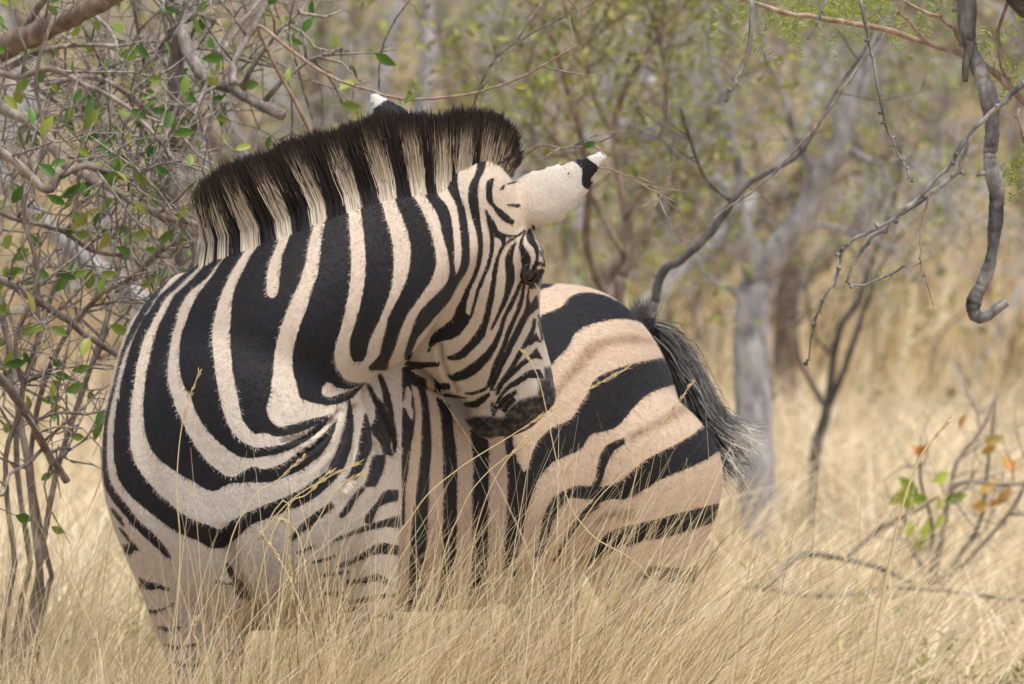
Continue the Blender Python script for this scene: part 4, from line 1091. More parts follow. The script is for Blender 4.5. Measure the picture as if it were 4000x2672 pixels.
def stalk(pts, Y, label, group, head=0.35, hw=0.0055, r=0.0016):
    P = [W(a, b, Y) for a, b in pts]
    foot = P[0].copy(); foot.z = ground_z(foot.x - 0.08, Y); foot.x -= 0.10 * (1 if pts[-1][0] > pts[0][0] else -1)
    P = [foot] + P
    path = smooth_path(P, 6)
    rt = thing('grass_stalk', label, 'grass stalk', tuple(foot), group)
    m = len(path)
    V, Fc = tube([p - foot for p in path], [r * (1 - 0.5 * i / m) for i in range(m)], 5)
    mesh_obj('stem', V, Fc, stm, rt, True)
    V, Fc = [], []
    L_ = m - 1
    for q in range(34):                      # spikelets hugging the top of the stem
        u = 1 - head * random.random() * 0.55
        f = u * L_; i = min(int(f), L_ - 1)
        c = path[i].lerp(path[i + 1], f - i); t = (path[i + 1] - path[i]).normalized()
        sd = Vector((random.gauss(0, 1), random.gauss(0, 1), random.gauss(0, 1))); sd = (sd - t * sd.dot(t)).normalized()
        ln = random.uniform(0.010, 0.018); d = (t + sd * 0.35).normalized()
        b = len(V); n2 = d.cross(sd).normalized() * (hw * 0.24); s2 = sd * (hw * 0.24)
        c0 = c - foot
        V += [c0, c0 + d * ln * 0.5 + n2, c0 + d * ln * 0.5 - n2, c0 + d * ln * 0.5 + s2, c0 + d * ln]
        Fc += [(b, b + 1, b + 3), (b, b + 3, b + 2), (b, b + 2, b + 1), (b + 4, b + 3, b + 1), (b + 4, b + 2, b + 3), (b + 4, b + 1, b + 2)]
    mesh_obj('seed_head', V, Fc, stm, rt, False)
    return rt
G1 = 'seeding grass stalks across the chest'
stalk([(690, 2350), (690, 1900), (715, 1640), (775, 1462)], -0.42, 'upright grass stalk with a green seed head crossing the middle of the chest', None, 0.5)
stalk([(1260, 2640), (1180, 2380), (1100, 2200), (1015, 2080)], -0.55, 'thick pale grass stalk leaning left over the breast, seed head bare', None, 0.5, 0.008, 0.0024)
stalk([(1245, 2640), (1160, 2400), (1130, 2180)], -0.5, 'short pale grass stalk standing close beside the thick leaning one', None, 0.5, 0.007, 0.002)
stalk([(1210, 2330), (1190, 2200), (1160, 2080), (1110, 2035)], -0.45, 'grass stalk with hooked drooping tip below the left shoulder', None, 0.35, 0.006, 0.002)
stalk([(1130, 2050), (1010, 2110), (1130, 1960), (1290, 1860), (1400, 1810)], -0.35, 'slender grass stalk bending over the folds of the neck base', None, 0.5)
stalk([(760, 2640), (755, 2480), (768, 2420)], -0.6, 'grey whitish fluffy grass stalk before the right foreleg', None, 0.6, 0.008, 0.002)
for p in ([(980, 1960), (1080, 1880), (1180, 1790)], [(1120, 1990), (1200, 1930), (1290, 1840)], [(1260, 2000), (1330, 1900), (1410, 1850)]):
    stalk([(p[0][0] - 120, p[0][1] + 330)] + p, -0.38, 'thin seeding grass stalk slanting up over the stripes of the breast', G1, 0.4)
stalk([(2600, 2380), (2300, 2080), (2200, 1900), (2110, 1500), (2050, 1380)], -0.25, 'long thin grass stalk curving past the muzzle', None, 0.2, 0.004)
stalk([(1480, 2330), (1620, 2000), (1780, 1840), (2000, 1700), (2170, 1590)], -0.22, 'grass stalk slanting right across the lips of the zebra', None, 0.3)
stalk([(1700, 2330), (1800, 2000), (1900, 1850), (2060, 1730)], -0.25, 'grass stalk slanting right below the chin', None, 0.3)
stalk([(1800, 2400), (1880, 2000), (2010, 1760), (2240, 1560), (2450, 1440)], 0.05, 'long grass stalk slanting across the black haunch stripe', None, 0.3)
stalk([(2100, 2400), (2300, 2000), (2480, 1800), (2700, 1500)], 0.2, 'long grass stalk rising from the haunch towards the tail', None, 0.25)
stalk([(3400, 2672), (3440, 2380), (3520, 2000), (3600, 1780), (3710, 1640)], -0.1, 'tall single grass stalk standing alone before the orange leaved bush', None, 0.25, 0.006, 0.0040)
stalk([(3090, 2640), (2950, 2300), (2900, 2200)], 0.8, 'bent pale grass stalk right of the hind leg', None, 0.3)
# ================================================================== trees and shrubs
def bark_mat(name, a, b, c, sc=30):
    m, nt, N, L, B = new_mat(name)
    g = N.new('ShaderNodeNewGeometry')
    mpp = N.new('ShaderNodeMapping'); mpp.inputs['Scale'].default_value = (1, 1, 0.4); L.new(g.outputs['Position'], mpp.inputs[0])
    n = noise_n(N, L, sc, 5, 0.65, mpp.outputs[0]); n2 = noise_n(N, L, sc * 0.25, 3, 0.5, g.outputs['Position'])
    col = ramp(N, L, n, [(0.32, a), (0.5, b), (0.68, c)])
    col = mixc(N, L, maprange(N, L, n2, 0.5, 0.7, 0, 0.5), col, a)
    L.new(col, B.inputs['Base Color']); B.inputs['Roughness'].default_value = 0.85
    bpn = N.new('ShaderNodeBump'); bpn.inputs['Strength'].default_value = 0.9; bpn.inputs['Distance'].default_value = 0.01
    L.new(n, bpn.inputs['Height']); L.new(bpn.outputs[0], B.inputs['Normal'])
    return m
BK_GREY = bark_mat('grey_bark', (0.16, 0.155, 0.165), (0.36, 0.35, 0.36), (0.54, 0.53, 0.53))
BK_BROWN = bark_mat('brown_bark', (0.075, 0.055, 0.04), (0.17, 0.125, 0.09), (0.30, 0.24, 0.185))
BK_DARK = bark_mat('dark_bark', (0.02, 0.017, 0.016), (0.06, 0.052, 0.048), (0.17, 0.155, 0.145))
BK_TWIG = bark_mat('twig_bark', (0.10, 0.085, 0.075), (0.25, 0.212, 0.186), (0.46, 0.415, 0.372), 60)
BK_DEAD = bark_mat('weathered_bark', (0.018, 0.018, 0.022), (0.17, 0.163, 0.16), (0.40, 0.385, 0.365), 20)
BK_LIMB = bark_mat('limb_bark', (0.085, 0.068, 0.056), (0.21, 0.17, 0.14), (0.38, 0.33, 0.285))
BK_SAP = bark_mat('sapling_bark', (0.035, 0.033, 0.034), (0.10, 0.095, 0.093), (0.24, 0.228, 0.22), 30)
BK_RED = bark_mat('red_twig_bark', (0.20, 0.125, 0.085), (0.34, 0.24, 0.175), (0.46, 0.37, 0.29), 60)
def leaf_mat(name, stops):
    m, nt, N, L, B = new_mat(name)
    oi = N.new('ShaderNodeObjectInfo'); g = N.new('ShaderNodeNewGeometry')
    n = noise_n(N, L, 40, 2, 0.5, g.outputs['Position'])
    v = math_n(N, L, 'FRACT', math_n(N, L, 'ADD', g.outputs['Random Per Island'], math_n(N, L, 'MULTIPLY', oi.outputs['Random'], 1.0)))
    v = math_n(N, L, 'ADD', math_n(N, L, 'MULTIPLY', v, 0.85), math_n(N, L, 'MULTIPLY', n, 0.15))
    leaf_bsdf(N, L, B, ramp(N, L, v, stops), 0.35, 0.38)
    return m
LF_GREEN = leaf_mat('green_leaf', [(0.0, (0.05, 0.125, 0.03)), (0.35, (0.10, 0.21, 0.035)), (0.65, (0.19, 0.29, 0.05)), (0.88, (0.30, 0.34, 0.06)), (0.96, (0.42, 0.36, 0.07)), (1.0, (0.42, 0.20, 0.06))])
LF_OLIVE = leaf_mat('olive_leaf', [(0.0, (0.15, 0.17, 0.045)), (0.5, (0.26, 0.27, 0.075)), (1.0, (0.38, 0.36, 0.11))])
LF_FEATHER = leaf_mat('feathery_leaf', [(0.0, (0.17, 0.24, 0.05)), (0.5, (0.28, 0.34, 0.07)), (1.0, (0.42, 0.43, 0.11))])
LF_AUTUMN = leaf_mat('autumn_leaf', [(0.0, (0.55, 0.21, 0.05)), (0.5, (0.62, 0.34, 0.09)), (1.0, (0.58, 0.46, 0.13))])

def leaf_mesh(name, ln=0.04, w=0.019):
    """one folded, slightly curled ovate leaf with a short stalk"""
    V, Fc = [], []
    prof = [(0.0, 0.05), (0.18, 0.62), (0.42, 1.0), (0.68, 0.82), (0.88, 0.36), (1.0, 0.0)]
    for t, q in prof:
        zc = -0.22 * ln * t * t
        V += [(-w * q * 0.5, ln * t, zc + 0.18 * w * q), (0, ln * t, zc), (w * q * 0.5, ln * t, zc + 0.18 * w * q)]
    for k in range(len(prof) - 1):
        b = 3 * k
        Fc += [(b, b + 1, b + 4, b + 3), (b + 1, b + 2, b + 5, b + 4)]
    b = len(V)
    V += [(-0.0006, 0, 0), (0.0006, 0, 0), (0.0006, -0.012, 0.001), (-0.0006, -0.012, 0.001)]
    Fc.append((b, b + 1, b + 2, b + 3))
    me = bpy.data.meshes.new(name); me.from_pydata(V, [], Fc); me.update()
    me.polygons.foreach_set('use_smooth', [True] * len(me.polygons))
    return me
LEAF = leaf_mesh('leaf'); LEAF.materials.append(LF_GREEN)
LEAF_O = leaf_mesh('leaf', 0.052, 0.026); LEAF_O.materials.append(LF_AUTUMN)
LF_LIME = leaf_mat('lime_leaf', [(0.0, (0.24, 0.36, 0.05)), (0.5, (0.36, 0.46, 0.06)), (1.0, (0.50, 0.50, 0.09))])
LEAF_Y = leaf_mesh('leaf', 0.060, 0.030); LEAF_Y.materials.append(LF_LIME)
LEAF_G = leaf_mesh('leaf', 0.062, 0.030); LEAF_G.materials.append(LF_GREEN)
def put_leaf(me, parent, loc, sc=1.0):
    o = bpy.data.objects.new('leaf', me); COL.objects.link(o); o.parent = parent
    o.location = Vector(loc) - parent.location
    o.rotation_euler = (1.57 + random.gauss(0, 0.55), random.uniform(0, 6.28), random.gauss(0, 0.6))
    o.scale = (sc,) * 3
    return o
class Shape:
    def __init__(s): s.V = []; s.F = []
    def tube(s, path, r0, r1, n=6, knots=0.0):
        m = len(path)
        rad = [(r0 + (r1 - r0) * (i / (m - 1))) * (1 + knots * random.uniform(-1, 1)) for i in range(m)]
        tube(path, rad, n, s.V, s.F)
    def thorn(s, p, d, ln, r):
        a = d.orthogonal().normalized(); b = d.cross(a); k = len(s.V)
        s.V += [p + a * r, p - a * r * 0.5 + b * r * 0.87, p - a * r * 0.5 - b * r * 0.87, p + d * ln]
        s.F += [(k, k + 1, k + 3), (k + 1, k + 2, k + 3), (k + 2, k, k + 3)]
    def leafcard(s, p, d, ln, w):
        side = d.cross(Vector((random.gauss(0, 1), random.gauss(0, 1), random.gauss(0, 1))))
        if side.length < 1e-4: return
        side.normalize(); nrm = side.cross(d).normalized(); k = len(s.V)
        s.V += [p, p + d * ln * 0.5 + side * w * 0.5 + nrm * w * 0.15, p + d * ln, p + d * ln * 0.5 - side * w * 0.5 + nrm * w * 0.15]
        s.F += [(k, k + 1, k + 2), (k, k + 2, k + 3)]
    def build(s, name, mat, parent, smooth=True):
        if not s.V: return None
        o = parent.location
        return mesh_obj(name, [v - o for v in s.V], s.F, mat, parent, smooth)
def rv(sd=1.0): return Vector((random.gauss(0, sd), random.gauss(0, sd), random.gauss(0, sd)))
def crooked(p, d, ln, step, wob, grav=0.0):
    """zig-zag random walk"""
    out = [p.copy()]; d = d.normalized(); n = max(2, int(ln / step))
    for i in range(n):
        d = (d + rv(wob) + Vector((0, 0, grav))).normalized()
        p = p + d * (ln / n)
        out.append(p.copy())
    return out
def twigs(shape, path, r, count, ln, depth, step, wob, spur=0.5, leafpts=None, flat=0.55, nside=4, upb=0.15):
    """side twigs off a path, recursively; short spurs make the knotted look"""
    m = len(path)
    for q in range(count):
        f = random.uniform(0.12, 1.0) * (m - 1); i = min(int(f), m - 2)
        p = path[i].lerp(path[i + 1], f - i)
        t = (path[i + 1] - path[i]).normalized()
        d = rv(); d.y *= flat; d = (d - t * d.dot(t) * 0.7).normalized()
        d = (d + t * 0.45 + Vector((0, 0, upb))).normalized()
        l = ln * random.uniform(0.45, 1.2)
        pp = crooked(p, d, l, step, wob)
        r0 = r * random.uniform(0.75, 1.1)
        shape.tube(pp, r0, r0 * 0.35, nside)
        for s in pp[1:]:
            if random.random() < spur:
                shape.thorn(s, rv().normalized(), random.uniform(0.008, 0.026), r0 * 0.8)
        if leafpts is not None: leafpts += [random.choice(pp[1:]) for _ in range(2)]
        if depth > 0: twigs(shape, pp, r0 * 0.62, max(2, int(count * 0.45)), ln * 0.58, depth - 1, step * 0.8, wob, spur, leafpts, flat, nside, upb)

# ---- the tangled thicket on the left: traced limbs, then procedural twigs
random.seed(77)
def traced(pts, Y0, Y1=None):
    Y1 = Y0 if Y1 is None else Y1
    n = len(pts)
    return smooth_path([W(a, b, Y0 + (Y1 - Y0) * i / max(1, n - 1)) for i, (a, b) in enumerate(pts)], 4)
def wpx(px, Y): return px / 4000.0 * 2.0 * (Y + 15) / 15.0   # width in photo pixels -> metres at that depth
def ground_stem(path, r, name, mat, parent, lean=0.3):
    """carry a limb on down to the ground"""
    p = path[0]; g = Vector((p.x + random.uniform(-lean, lean), p.y + random.uniform(-0.1, 0.1), 0)); g.z = ground_z(g.x, g.y) - 0.05
    return smooth_path([g, g.lerp(p, 0.5) + Vector((random.uniform(-0.06, 0.06), 0, 0)), p], 6)
def limb_part(parent, path, w0, w1, mat, name='branch', knots=0.08, n=8):
    path = [path[0]] + [p + rv(min(0.0022, 0.06 * (w0 + w1) / 2)) for p in path[1:-1]] + [path[-1]]
    s = Shape(); s.tube(path, w0 / 2, w1 / 2, n, knots); return s.build(name, mat, parent)
DY = 0.6
def shrub(name, label, base, limbs, Yt, mat, tw, leaves, group=None, lfmesh=None, upb=0.15):
    rt = thing(name, label, 'shrub', tuple(base), group)
    lp = []; ts = Shape()
    for pts, Y0, Y1, w0, w1, nt_, ln in limbs:
        Y0 -= DY; Y1 -= DY
        path = traced(pts, Y0, Y1)
        if pts[0][0] < 0 or pts[0][1] > 2000:           # root it
            p = path[0]; gx = p.x - (0.12 if pts[0][0] < 0 else 0.0)
            g = Vector((gx, p.y, ground_z(gx, p.y) - 0.05))
            root = smooth_path([g, g.lerp(p, 0.35) + Vector((-0.05, 0.02, 0)), g.lerp(p, 0.75) + Vector((-0.03, 0, 0)), p], 4)
            path = root[:-1] + path; k0 = len(root)
        else: k0 = 0
        limb_part(rt, path, wpx(w0, Y0), wpx(w1, Y1), mat)
        twigs(ts, path[k0:], max(0.0034, wpx(w1, Y1) * 0.26), int(nt_ * 0.95) + 1, ln * 1.25, 1, tw[0], tw[1], 0.35, lp, 0.6, 4, upb)
    b = ts.build('twigs', BK_TWIG, rt); b['kind'] = 'stuff'
    random.shuffle(lp)
    for p in lp[:leaves]: put_leaf(lfmesh or LEAF, rt, p, random.uniform(0.8, 1.3))
    return rt
base = W(180, 2250, 1.7); base.z = ground_z(base.x, base.y)
shrubA = shrub('tangled_shrub', 'tangled grey brown shrub with scattered green leaves behind the neck', base, [
    ([(160, 2300), (120, 1900), (60, 1500), (0, 1200), (-60, 900), (-80, 560)], 1.7, 1.9, 30, 30, 6, 0.34),
    ([(-60, 390), (23, 428), (115, 474), (184, 536), (230, 612), (306, 673), (428, 734), (535, 796), (635, 849), (727, 865), (849, 910)], 1.9, 1.4, 62, 26, 12, 0.30),
    ([(-60, 540), (0, 589), (77, 650), (184, 742), (230, 689), (321, 650), (398, 666), (520, 700)], 1.3, 1.4, 46, 26, 7, 0.24),
    ([(150, 2250), (220, 1850), (330, 1500), (420, 1240), (470, 1000), (560, 800), (640, 560), (720, 330)], 1.8, 2.1, 26, 18, 13, 0.32),
    ([(200, 2250), (120, 1800), (200, 1420), (360, 1180), (520, 1080), (640, 960)], 1.9, 1.5, 26, 18, 9, 0.28),
    ([(-100, 1040), (60, 1120), (200, 1210), (330, 1300), (470, 1400)], 1.5, 1.6, 54, 24, 9, 0.30),
    ([(-60, 1420), (40, 1520), (120, 1640), (180, 1760), (260, 1880)], 1.4, 1.6, 50, 30, 7, 0.26),
    ([(120, 2200), (60, 1700), (160, 1280), (280, 900), (330, 560), (430, 250)], 2.2, 2.3, 30, 14, 12, 0.34),
    ([(-80, 250), (60, 300), (200, 270), (330, 330), (470, 400), (600, 520), (690, 640)], 1.7, 1.5, 34, 16, 9, 0.26),
    ([(-60, 800), (80, 860), (240, 900), (360, 980), (520, 1010), (600, 1120)], 1.6, 1.8, 30, 14, 8, 0.26),
    ([(60, 2200), (20, 1800), (90, 1560), (60, 1330), (150, 1080), (90, 820), (170, 560), (140, 300), (210, 60)], 1.5, 1.4, 26, 14, 9, 0.26),
], 1.7, BK_LIMB, (0.055, 0.34), 190)
base = W(820, 2200, 2.5); base.z = ground_z(base.x, base.y)
DY = 0.8
shrubB = shrub('tangled_shrub', 'tangled shrub with a broken stub standing behind the raised mane', base, [
    ([(820, 2200), (760, 1500), (700, 1000), (660, 600), (690, 300), (704, 122), (734, 199), (803, 306), (903, 344), (995, 398), (1109, 451)], 2.5, 2.2, 60, 46, 12, 0.30),
    ([(910, 330), (910, 252), (941, 191), (1010, 69), (1060, -80)], 2.2, 2.3, 34, 24, 6, 0.30),
    ([(690, 560), (560, 420), (440, 330), (330, 300), (180, 330)], 2.4, 2.1, 30, 16, 12, 0.30),
    ([(700, 480), (820, 300), (900, 150), (1000, 20), (1100, -100)], 2.5, 2.8, 26, 14, 9, 0.34),
    ([(740, 900), (560, 700), (400, 520), (250, 420), (80, 300)], 2.6, 2.3, 26, 14, 13, 0.32),
    ([(670, 700), (600, 460), (560, 220), (520, 0), (500, -150)], 2.7, 2.5, 26, 14, 11, 0.32),
    ([(430, 260), (560, 210), (720, 190), (880, 200), (1050, 240)], 2.3, 2.5, 18, 10, 9, 0.26),
], 2.5, BK_TWIG, (0.055, 0.34), 120)
for a, b in ((640, 665), (580, 800), (660, 810), (760, 815), (800, 890), (570, 930), (360, 990), (440, 1090), (770, 1165), (780, 560), (845, 590), (940, 485), (1010, 525), (1015, 710), (225, 700), (220, 915), (15, 490), (260, 850), (320, 1040), (180, 1370), (60, 1200), (60, 1330), (20, 1030), (110, 1290), (150, 1330), (700, 230), (1030, 180), (1090, 350), (210, 840), (90, 1380), (200, 1310), (680, 560), (500, 560), (330, 930), (420, 1010)):
    put_leaf(LEAF, shrubA, W(a / 1.307 + random.gauss(0, 6), b / 1.307, 0.75 + random.uniform(0, 0.3)), random.uniform(0.85, 1.3))
# thick overhanging bough, its trunk standing outside on the left
base = W(-620, 2300, 1.5); base.z = ground_z(base.x, base.y)
bough = thing('leaning_tree', 'thick brown bough of a leaning tree above the tangled shrub', 'tree', tuple(base))
pth = smooth_path([base - Vector((0, 0, 0.1)), W(-600, 1500, 1.5), W(-480, 700, 1.5), W(-260, 320, 1.4)], 6)
limb_part(bough, pth, 0.17, 0.12, BK_BROWN, 'trunk', 0.05, 12)
pth = traced([(-260, 320), (0, 195), (115, 140), (230, 86), (344, 40), (450, -20), (640, -120), (900, -260)], 1.4, 1.0)
limb_part(bough, pth, wpx(112, 1.4), wpx(50, 1.1), BK_BROWN, 'bough', 0.06, 12)
for pts, w in (([(60, 165), (150, 30), (230, -60)], 40), ([(-80, 330), (160, 200), (330, 175), (460, 180), (560, 160)], 26), ([(340, 40), (440, 130), (470, 240)], 22)):
    limb_part(bough, traced(pts, 1.35, 1.2), wpx(w, 1.3), wpx(w * 0.4, 1.3), BK_TWIG, 'branch')
for a, b in ((300, 95), (170, 20), (390, 115), (60, 350), (15, 400)): put_leaf(LEAF, bough, W(a, b, 1.25), 1.1)
# pale arching wands behind the mane and ears
base = W(1500, 2000, 3.2); base.z = ground_z(base.x, base.y)
wand = thing('wand_shrub', 'slender shrub sending long pale arching wands behind the ears', 'shrub', tuple(base))
sp = Shape()
for pts, Y, w in (([(1560, 1900), (1450, 1200), (1250, 600), (1060, 230), (1010, 100), (1132, 191), (1224, 260), (1339, 321), (1438, 350), (1532, 380), (1641, 389), (1825, 369), (1951, 334), (2060, 290), (2250, 180)], 0.75, 15),
                  ([(1700, 1600), (1900, 900), (2066, 593), (2204, 581), (2318, 564), (2420, 520)], 0.8, 11),
                  ([(1900, 1400), (2150, 700), (2341, 656), (2462, 696), (2560, 750), (2640, 790)], 0.8, 8),
                  ([(1500, 1700), (1350, 900), (1180, 330), (1130, 100), (1180, -80)], 1.1, 13),
                  ([(1600, 1700), (1540, 800), (1480, 330), (1520, 120), (1650, -60)], 1.2, 11),
                  ([(1750, 1500), (1800, 700), (1900, 280), (2080, 130), (2300, 20), (2420, -60)], 1.3, 12),
                  ([(1460, 1500), (1230, 700), (1040, 520), (900, 470), (800, 380)], 1.2, 10)):
    path = traced(pts, Y + 0.7, Y)
    g = Vector((path[0].x, path[0].y + 0.15, ground_z(path[0].x, path[0].y + 0.15) - 0.05)); path = smooth_path([g, g.lerp(path[0], 0.6), path[0]], 4)[:-1] + path
    limb_part(wand, path, wpx(w * 1.3, Y), wpx(w * 0.5, Y), BK_RED if w in (15, 8) else BK_TWIG, 'branch', 0.03, 6)
    twigs(sp, path[len(path) // 2:], 0.0020, 5, 0.12, 0, 0.04, 0.2, 0.2, None, 0.6, 4)
sp.build('twigs', BK_TWIG, wand)['kind'] = 'stuff'
for a, b in ((2325, 555), (1600, 350), (1500, 420), (1620, 360), (2010, 340), (2300, 590), (1120, 320)): put_leaf(LEAF, wand, W(a, b, 0.8), 0.8)

# ---- grey forked tree on the right
def tree(name, label, base, trunk, branches, mat, Y, twn=5, twl=0.5, foliage=None, nleaf=0, group=None, leafsize=(0.03, 0.012), twr=0.003):
    rt = thing(name, label, 'tree', tuple(base), group)
    pth = smooth_path([Vector((base[0], base[1], base[2] - 0.15))] + [W(a, b, Y) for a, b in trunk[0]], 5)
    limb_part(rt, pth, wpx(trunk[1], Y), wpx(trunk[2], Y), mat, 'trunk', 0.05, 12)
    ts = Shape(); lp = []
    for pts, w0, w1 in branches:
        dy = random.uniform(-0.4, 0.4)
        path = traced(pts, Y, Y + dy)
        limb_part(rt, path, wpx(w0, Y), wpx(w1, Y), mat, 'branch', 0.06, 8)
        twigs(ts, path[len(path) // 3:], twr, twn, twl, 2, 0.09, 0.28, 0.2, lp, 0.9, 4, 0.2)
    b = ts.build('twigs', mat, rt)
    if b: b['kind'] = 'stuff'
    if foliage and nleaf:
        fs = Shape()
        for i in range(nleaf):
            p = random.choice(lp) + rv(0.05)
            fs.leafcard(p, rv().normalized(), leafsize[0] * random.uniform(0.6, 1.3), leafsize[1])
        f = fs.build('foliage', foliage, rt, False); f['kind'] = 'stuff'
    return rt
def foot(px, py, Y):
    p = W(px, py, Y); return Vector((p.x, p.y, ground_z(p.x, p.y)))
random.seed(9)
tree('forked_tree', 'pale grey tree with a straight trunk forking into two limbs', foot(2985, 2300, 6.8),
     ([(2965, 2000), (2945, 1700), (2935, 1400), (2940, 1220), (2960, 1090)], 158, 132),
     [([(2960, 1110), (2930, 978), (2863, 829), (2805, 730), (2731, 663), (2664, 580), (2606, 464), (2557, 357), (2532, 307)], 104, 46),
      ([(2960, 1110), (2996, 1036), (3062, 954), (3120, 871), (3170, 788), (3212, 688), (3286, 560), (3330, 400), (3400, 230), (3480, 60), (3560, -120)], 118, 58),
      ([(2690, 610), (2598, 580), (2515, 531), (2424, 473)], 56, 40),
      ([(2880, 850), (2890, 700), (2860, 540), (2800, 330), (2760, 120), (2700, -100)], 50, 24),
      ([(3200, 720), (3120, 560), (3060, 380), (2990, 200), (2950, 0), (2900, -150)], 44, 20),
      ([(3290, 560), (3380, 620), (3470, 640), (3560, 600)], 34, 16),
      ([(2940, 1250), (2860, 1130), (2780, 1090), (2700, 980)], 34, 14),
      ([(3100, 900), (3230, 880), (3400, 940), (3560, 980)], 30, 12)],
     BK_GREY, 6.8, 12, 0.42, LF_FEATHER, 1200, None, (0.035, 0.012))
tree('dark_sapling', 'dark barked sapling leaning right from behind the rump', foot(2480, 2200, 2.6),
     ([(2500, 1700), (2530, 1350), (2557, 1177)], 46, 40),
     [([(2557, 1180), (2590, 1061), (2664, 1012), (2780, 904), (2855, 796), (2930, 713), (3037, 655), (3120, 605), (3195, 489), (3278, 332), (3361, 224), (3440, 60)], 38, 8),
      ([(2860, 790), (2760, 700), (2700, 560), (2660, 420)], 20, 10)],
     BK_SAP, 2.6, 4, 0.2, None, 0, None, (0.03, 0.012), 0.0022)
tree('leafy_sapling', 'thin multi stemmed sapling with olive leaves behind the forehead', foot(2400, 2250, 5.2),
     ([(2390, 1700), (2399, 1300), (2430, 1080)], 52, 44),
     [([(2430, 1080), (2457, 912), (2420, 680), (2400, 500), (2450, 330), (2530, 200), (2640, 40)], 40, 16),
      ([(2430, 1100), (2520, 900), (2600, 760), (2680, 640)], 26, 12),
      ([(2410, 1250), (2330, 1080), (2290, 930), (2300, 700), (2260, 500), (2200, 300), (2150, 120)], 40, 16),
      ([(2440, 1000), (2340, 820), (2240, 640), (2120, 480), (2050, 250)], 26, 12),
      ([(2420, 560), (2320, 380), (2280, 200), (2200, 20)], 22, 10),
      ([(2440, 860), (2560, 640), (2600, 420), (2580, 180), (2500, -60)], 24, 12)],
     BK_BROWN, 5.2, 8, 0.34, LF_OLIVE, 1300, None, (0.036, 0.016))
tree('brown_tree', 'brown trunked tree standing close behind the grey forked tree', foot(3060, 2050, 12),
     ([(3060, 1800), (3065, 1500), (3075, 1200), (3090, 1000)], 110, 90),
     [([(3090, 1010), (3130, 800), (3200, 600), (3300, 420), (3380, 200), (3400, -60)], 70, 26), ([(3085, 1050), (3000, 820), (2960, 600), (2900, 420), (2860, 150)], 60, 26),
      ([(3140, 780), (3280, 700), (3420, 640), (3560, 520)], 36, 16)],
     BK_BROWN, 12, 8, 0.7, LF_OLIVE, 600, None, (0.05, 0.024), 0.005)
base = foot(3180, 2020, 7.6)
tree('twin_stemmed_sapling', 'thin dark sapling with splayed stems right of the grey tree', base,
     ([(3180, 1850), (3200, 1720), (3235, 1580)], 46, 40),
     [([(3235, 1590), (3276, 1294), (3351, 1180), (3420, 980), (3500, 760), (3520, 520)], 32, 12), ([(3235, 1590), (3300, 1440), (3370, 1230), (3440, 1050), (3530, 900)], 30, 10),
      ([(3230, 1600), (3160, 1480), (3120, 1380), (3090, 1200)], 24, 10), ([(3260, 1400), (3180, 1300), (3150, 1120)], 16, 8)],
     BK_DARK, 7.6, 3, 0.2, None, 0)
# ---- thorny tree whose trunk stands outside on the right; its twigs hang in
random.seed(31)
tb = foot(4700, 2600, 0.9)
thorn_tree = thing('thorn_tree', 'thorny tree hanging dead twigs and feathery green sprays in from overhead', 'tree', tuple(tb))
pth = smooth_path([tb - Vector((0, 0, 0.1)), W(4640, 1700, 0.9), W(4540, 800, 0.85), W(4270, 200, 0.8), W(4060, -20, 0.7), W(3860, -210, 0.65)], 6)
limb_part(thorn_tree, pth, 0.19, 0.10, BK_DARK, 'trunk', 0.06, 12)
pth = traced([(3960, -120), (3600, -190), (3200, -250), (2850, -260), (2500, -330)], 0.65, 0.6)
limb_part(thorn_tree, pth, 0.06, 0.02, BK_DARK, 'limb', 0.06, 8)
def thorn_twig(pts, Y, w0, w1, mat, thorns=True, name='twig'):
    if pts[0][1] < -100 or pts[0][0] > 4100: path = traced(pts[:2], 0.66 if pts[0][1] < 0 else 0.8, Y)[:-1] + traced(pts[1:], Y, Y)
    else: path = traced(pts, Y, Y)
    path = [p + rv(0.0016) for p in path]
    s = Shape(); r0, r1 = wpx(w0, Y) / 2, wpx(w1, Y) / 2
    s.tube(path, r0, r1, 6, 0.22)
    if thorns:
        for i in range(1, len(path)):
            if random.random() < 0.65:
                d = rv(); d.y *= 0.5; d.normalize()
                for sg in (1, -1):
                    if random.random() < 0.75: s.thorn(path[i], (d * sg + rv(0.3)).normalized(), random.uniform(0.008, 0.024), 0.0014)
            if random.random() < 0.4:
                b = path[i] + rv(0.001); s.tube([b, b + rv(0.004)], r0 * 0.95, r0 * 0.7, 5)
    return s.build(name, mat, thorn_tree)
thorn_twig([(3380, -240), (3369, 0), (3394, 166), (3427, 332), (3460, 481), (3510, 597), (3560, 705)], 0.45, 16, 8, BK_DEAD)
thorn_twig([(2960, -260), (2938, 0), (2930, 166), (2897, 265), (2863, 332), (2843, 390)], 0.5, 22, 12, BK_DEAD)
thorn_twig([(3260, -250), (3228, 0), (3187, 91), (3154, 158)], 0.55, 12, 8, BK_DEAD)
thorn_twig([(4250, 160), (4100, 250), (4000, 332), (3900, 415), (3784, 531), (3692, 663), (3560, 796), (3477, 862), (3377, 912), (3294, 970), (3270, 1078), (3212, 1177), (3178, 1300), (3150, 1425)], 0.4, 24, 7, BK_DEAD)
thorn_twig([(3784, 531), (3742, 663), (3643, 755), (3527, 829), (3427, 912), (3353, 1003), (3311, 1095), (3361, 1115), (3460, 1078), (3543, 1037)], 0.42, 17, 8, BK_DEAD)
thorn_twig([(3630, 760), (3601, 871), (3593, 978), (3610, 1078), (3647, 1194)], 0.42, 8, 5, BK_RED)
thorn_twig([(2560, -200), (2750, -60), (2946, 8), (3071, 50), (3236, 75), (3444, 116), (3626, 174), (3776, 216), (3908, 307), (4000, 398), (4120, 500)], 0.75, 15, 30, BK_RED)
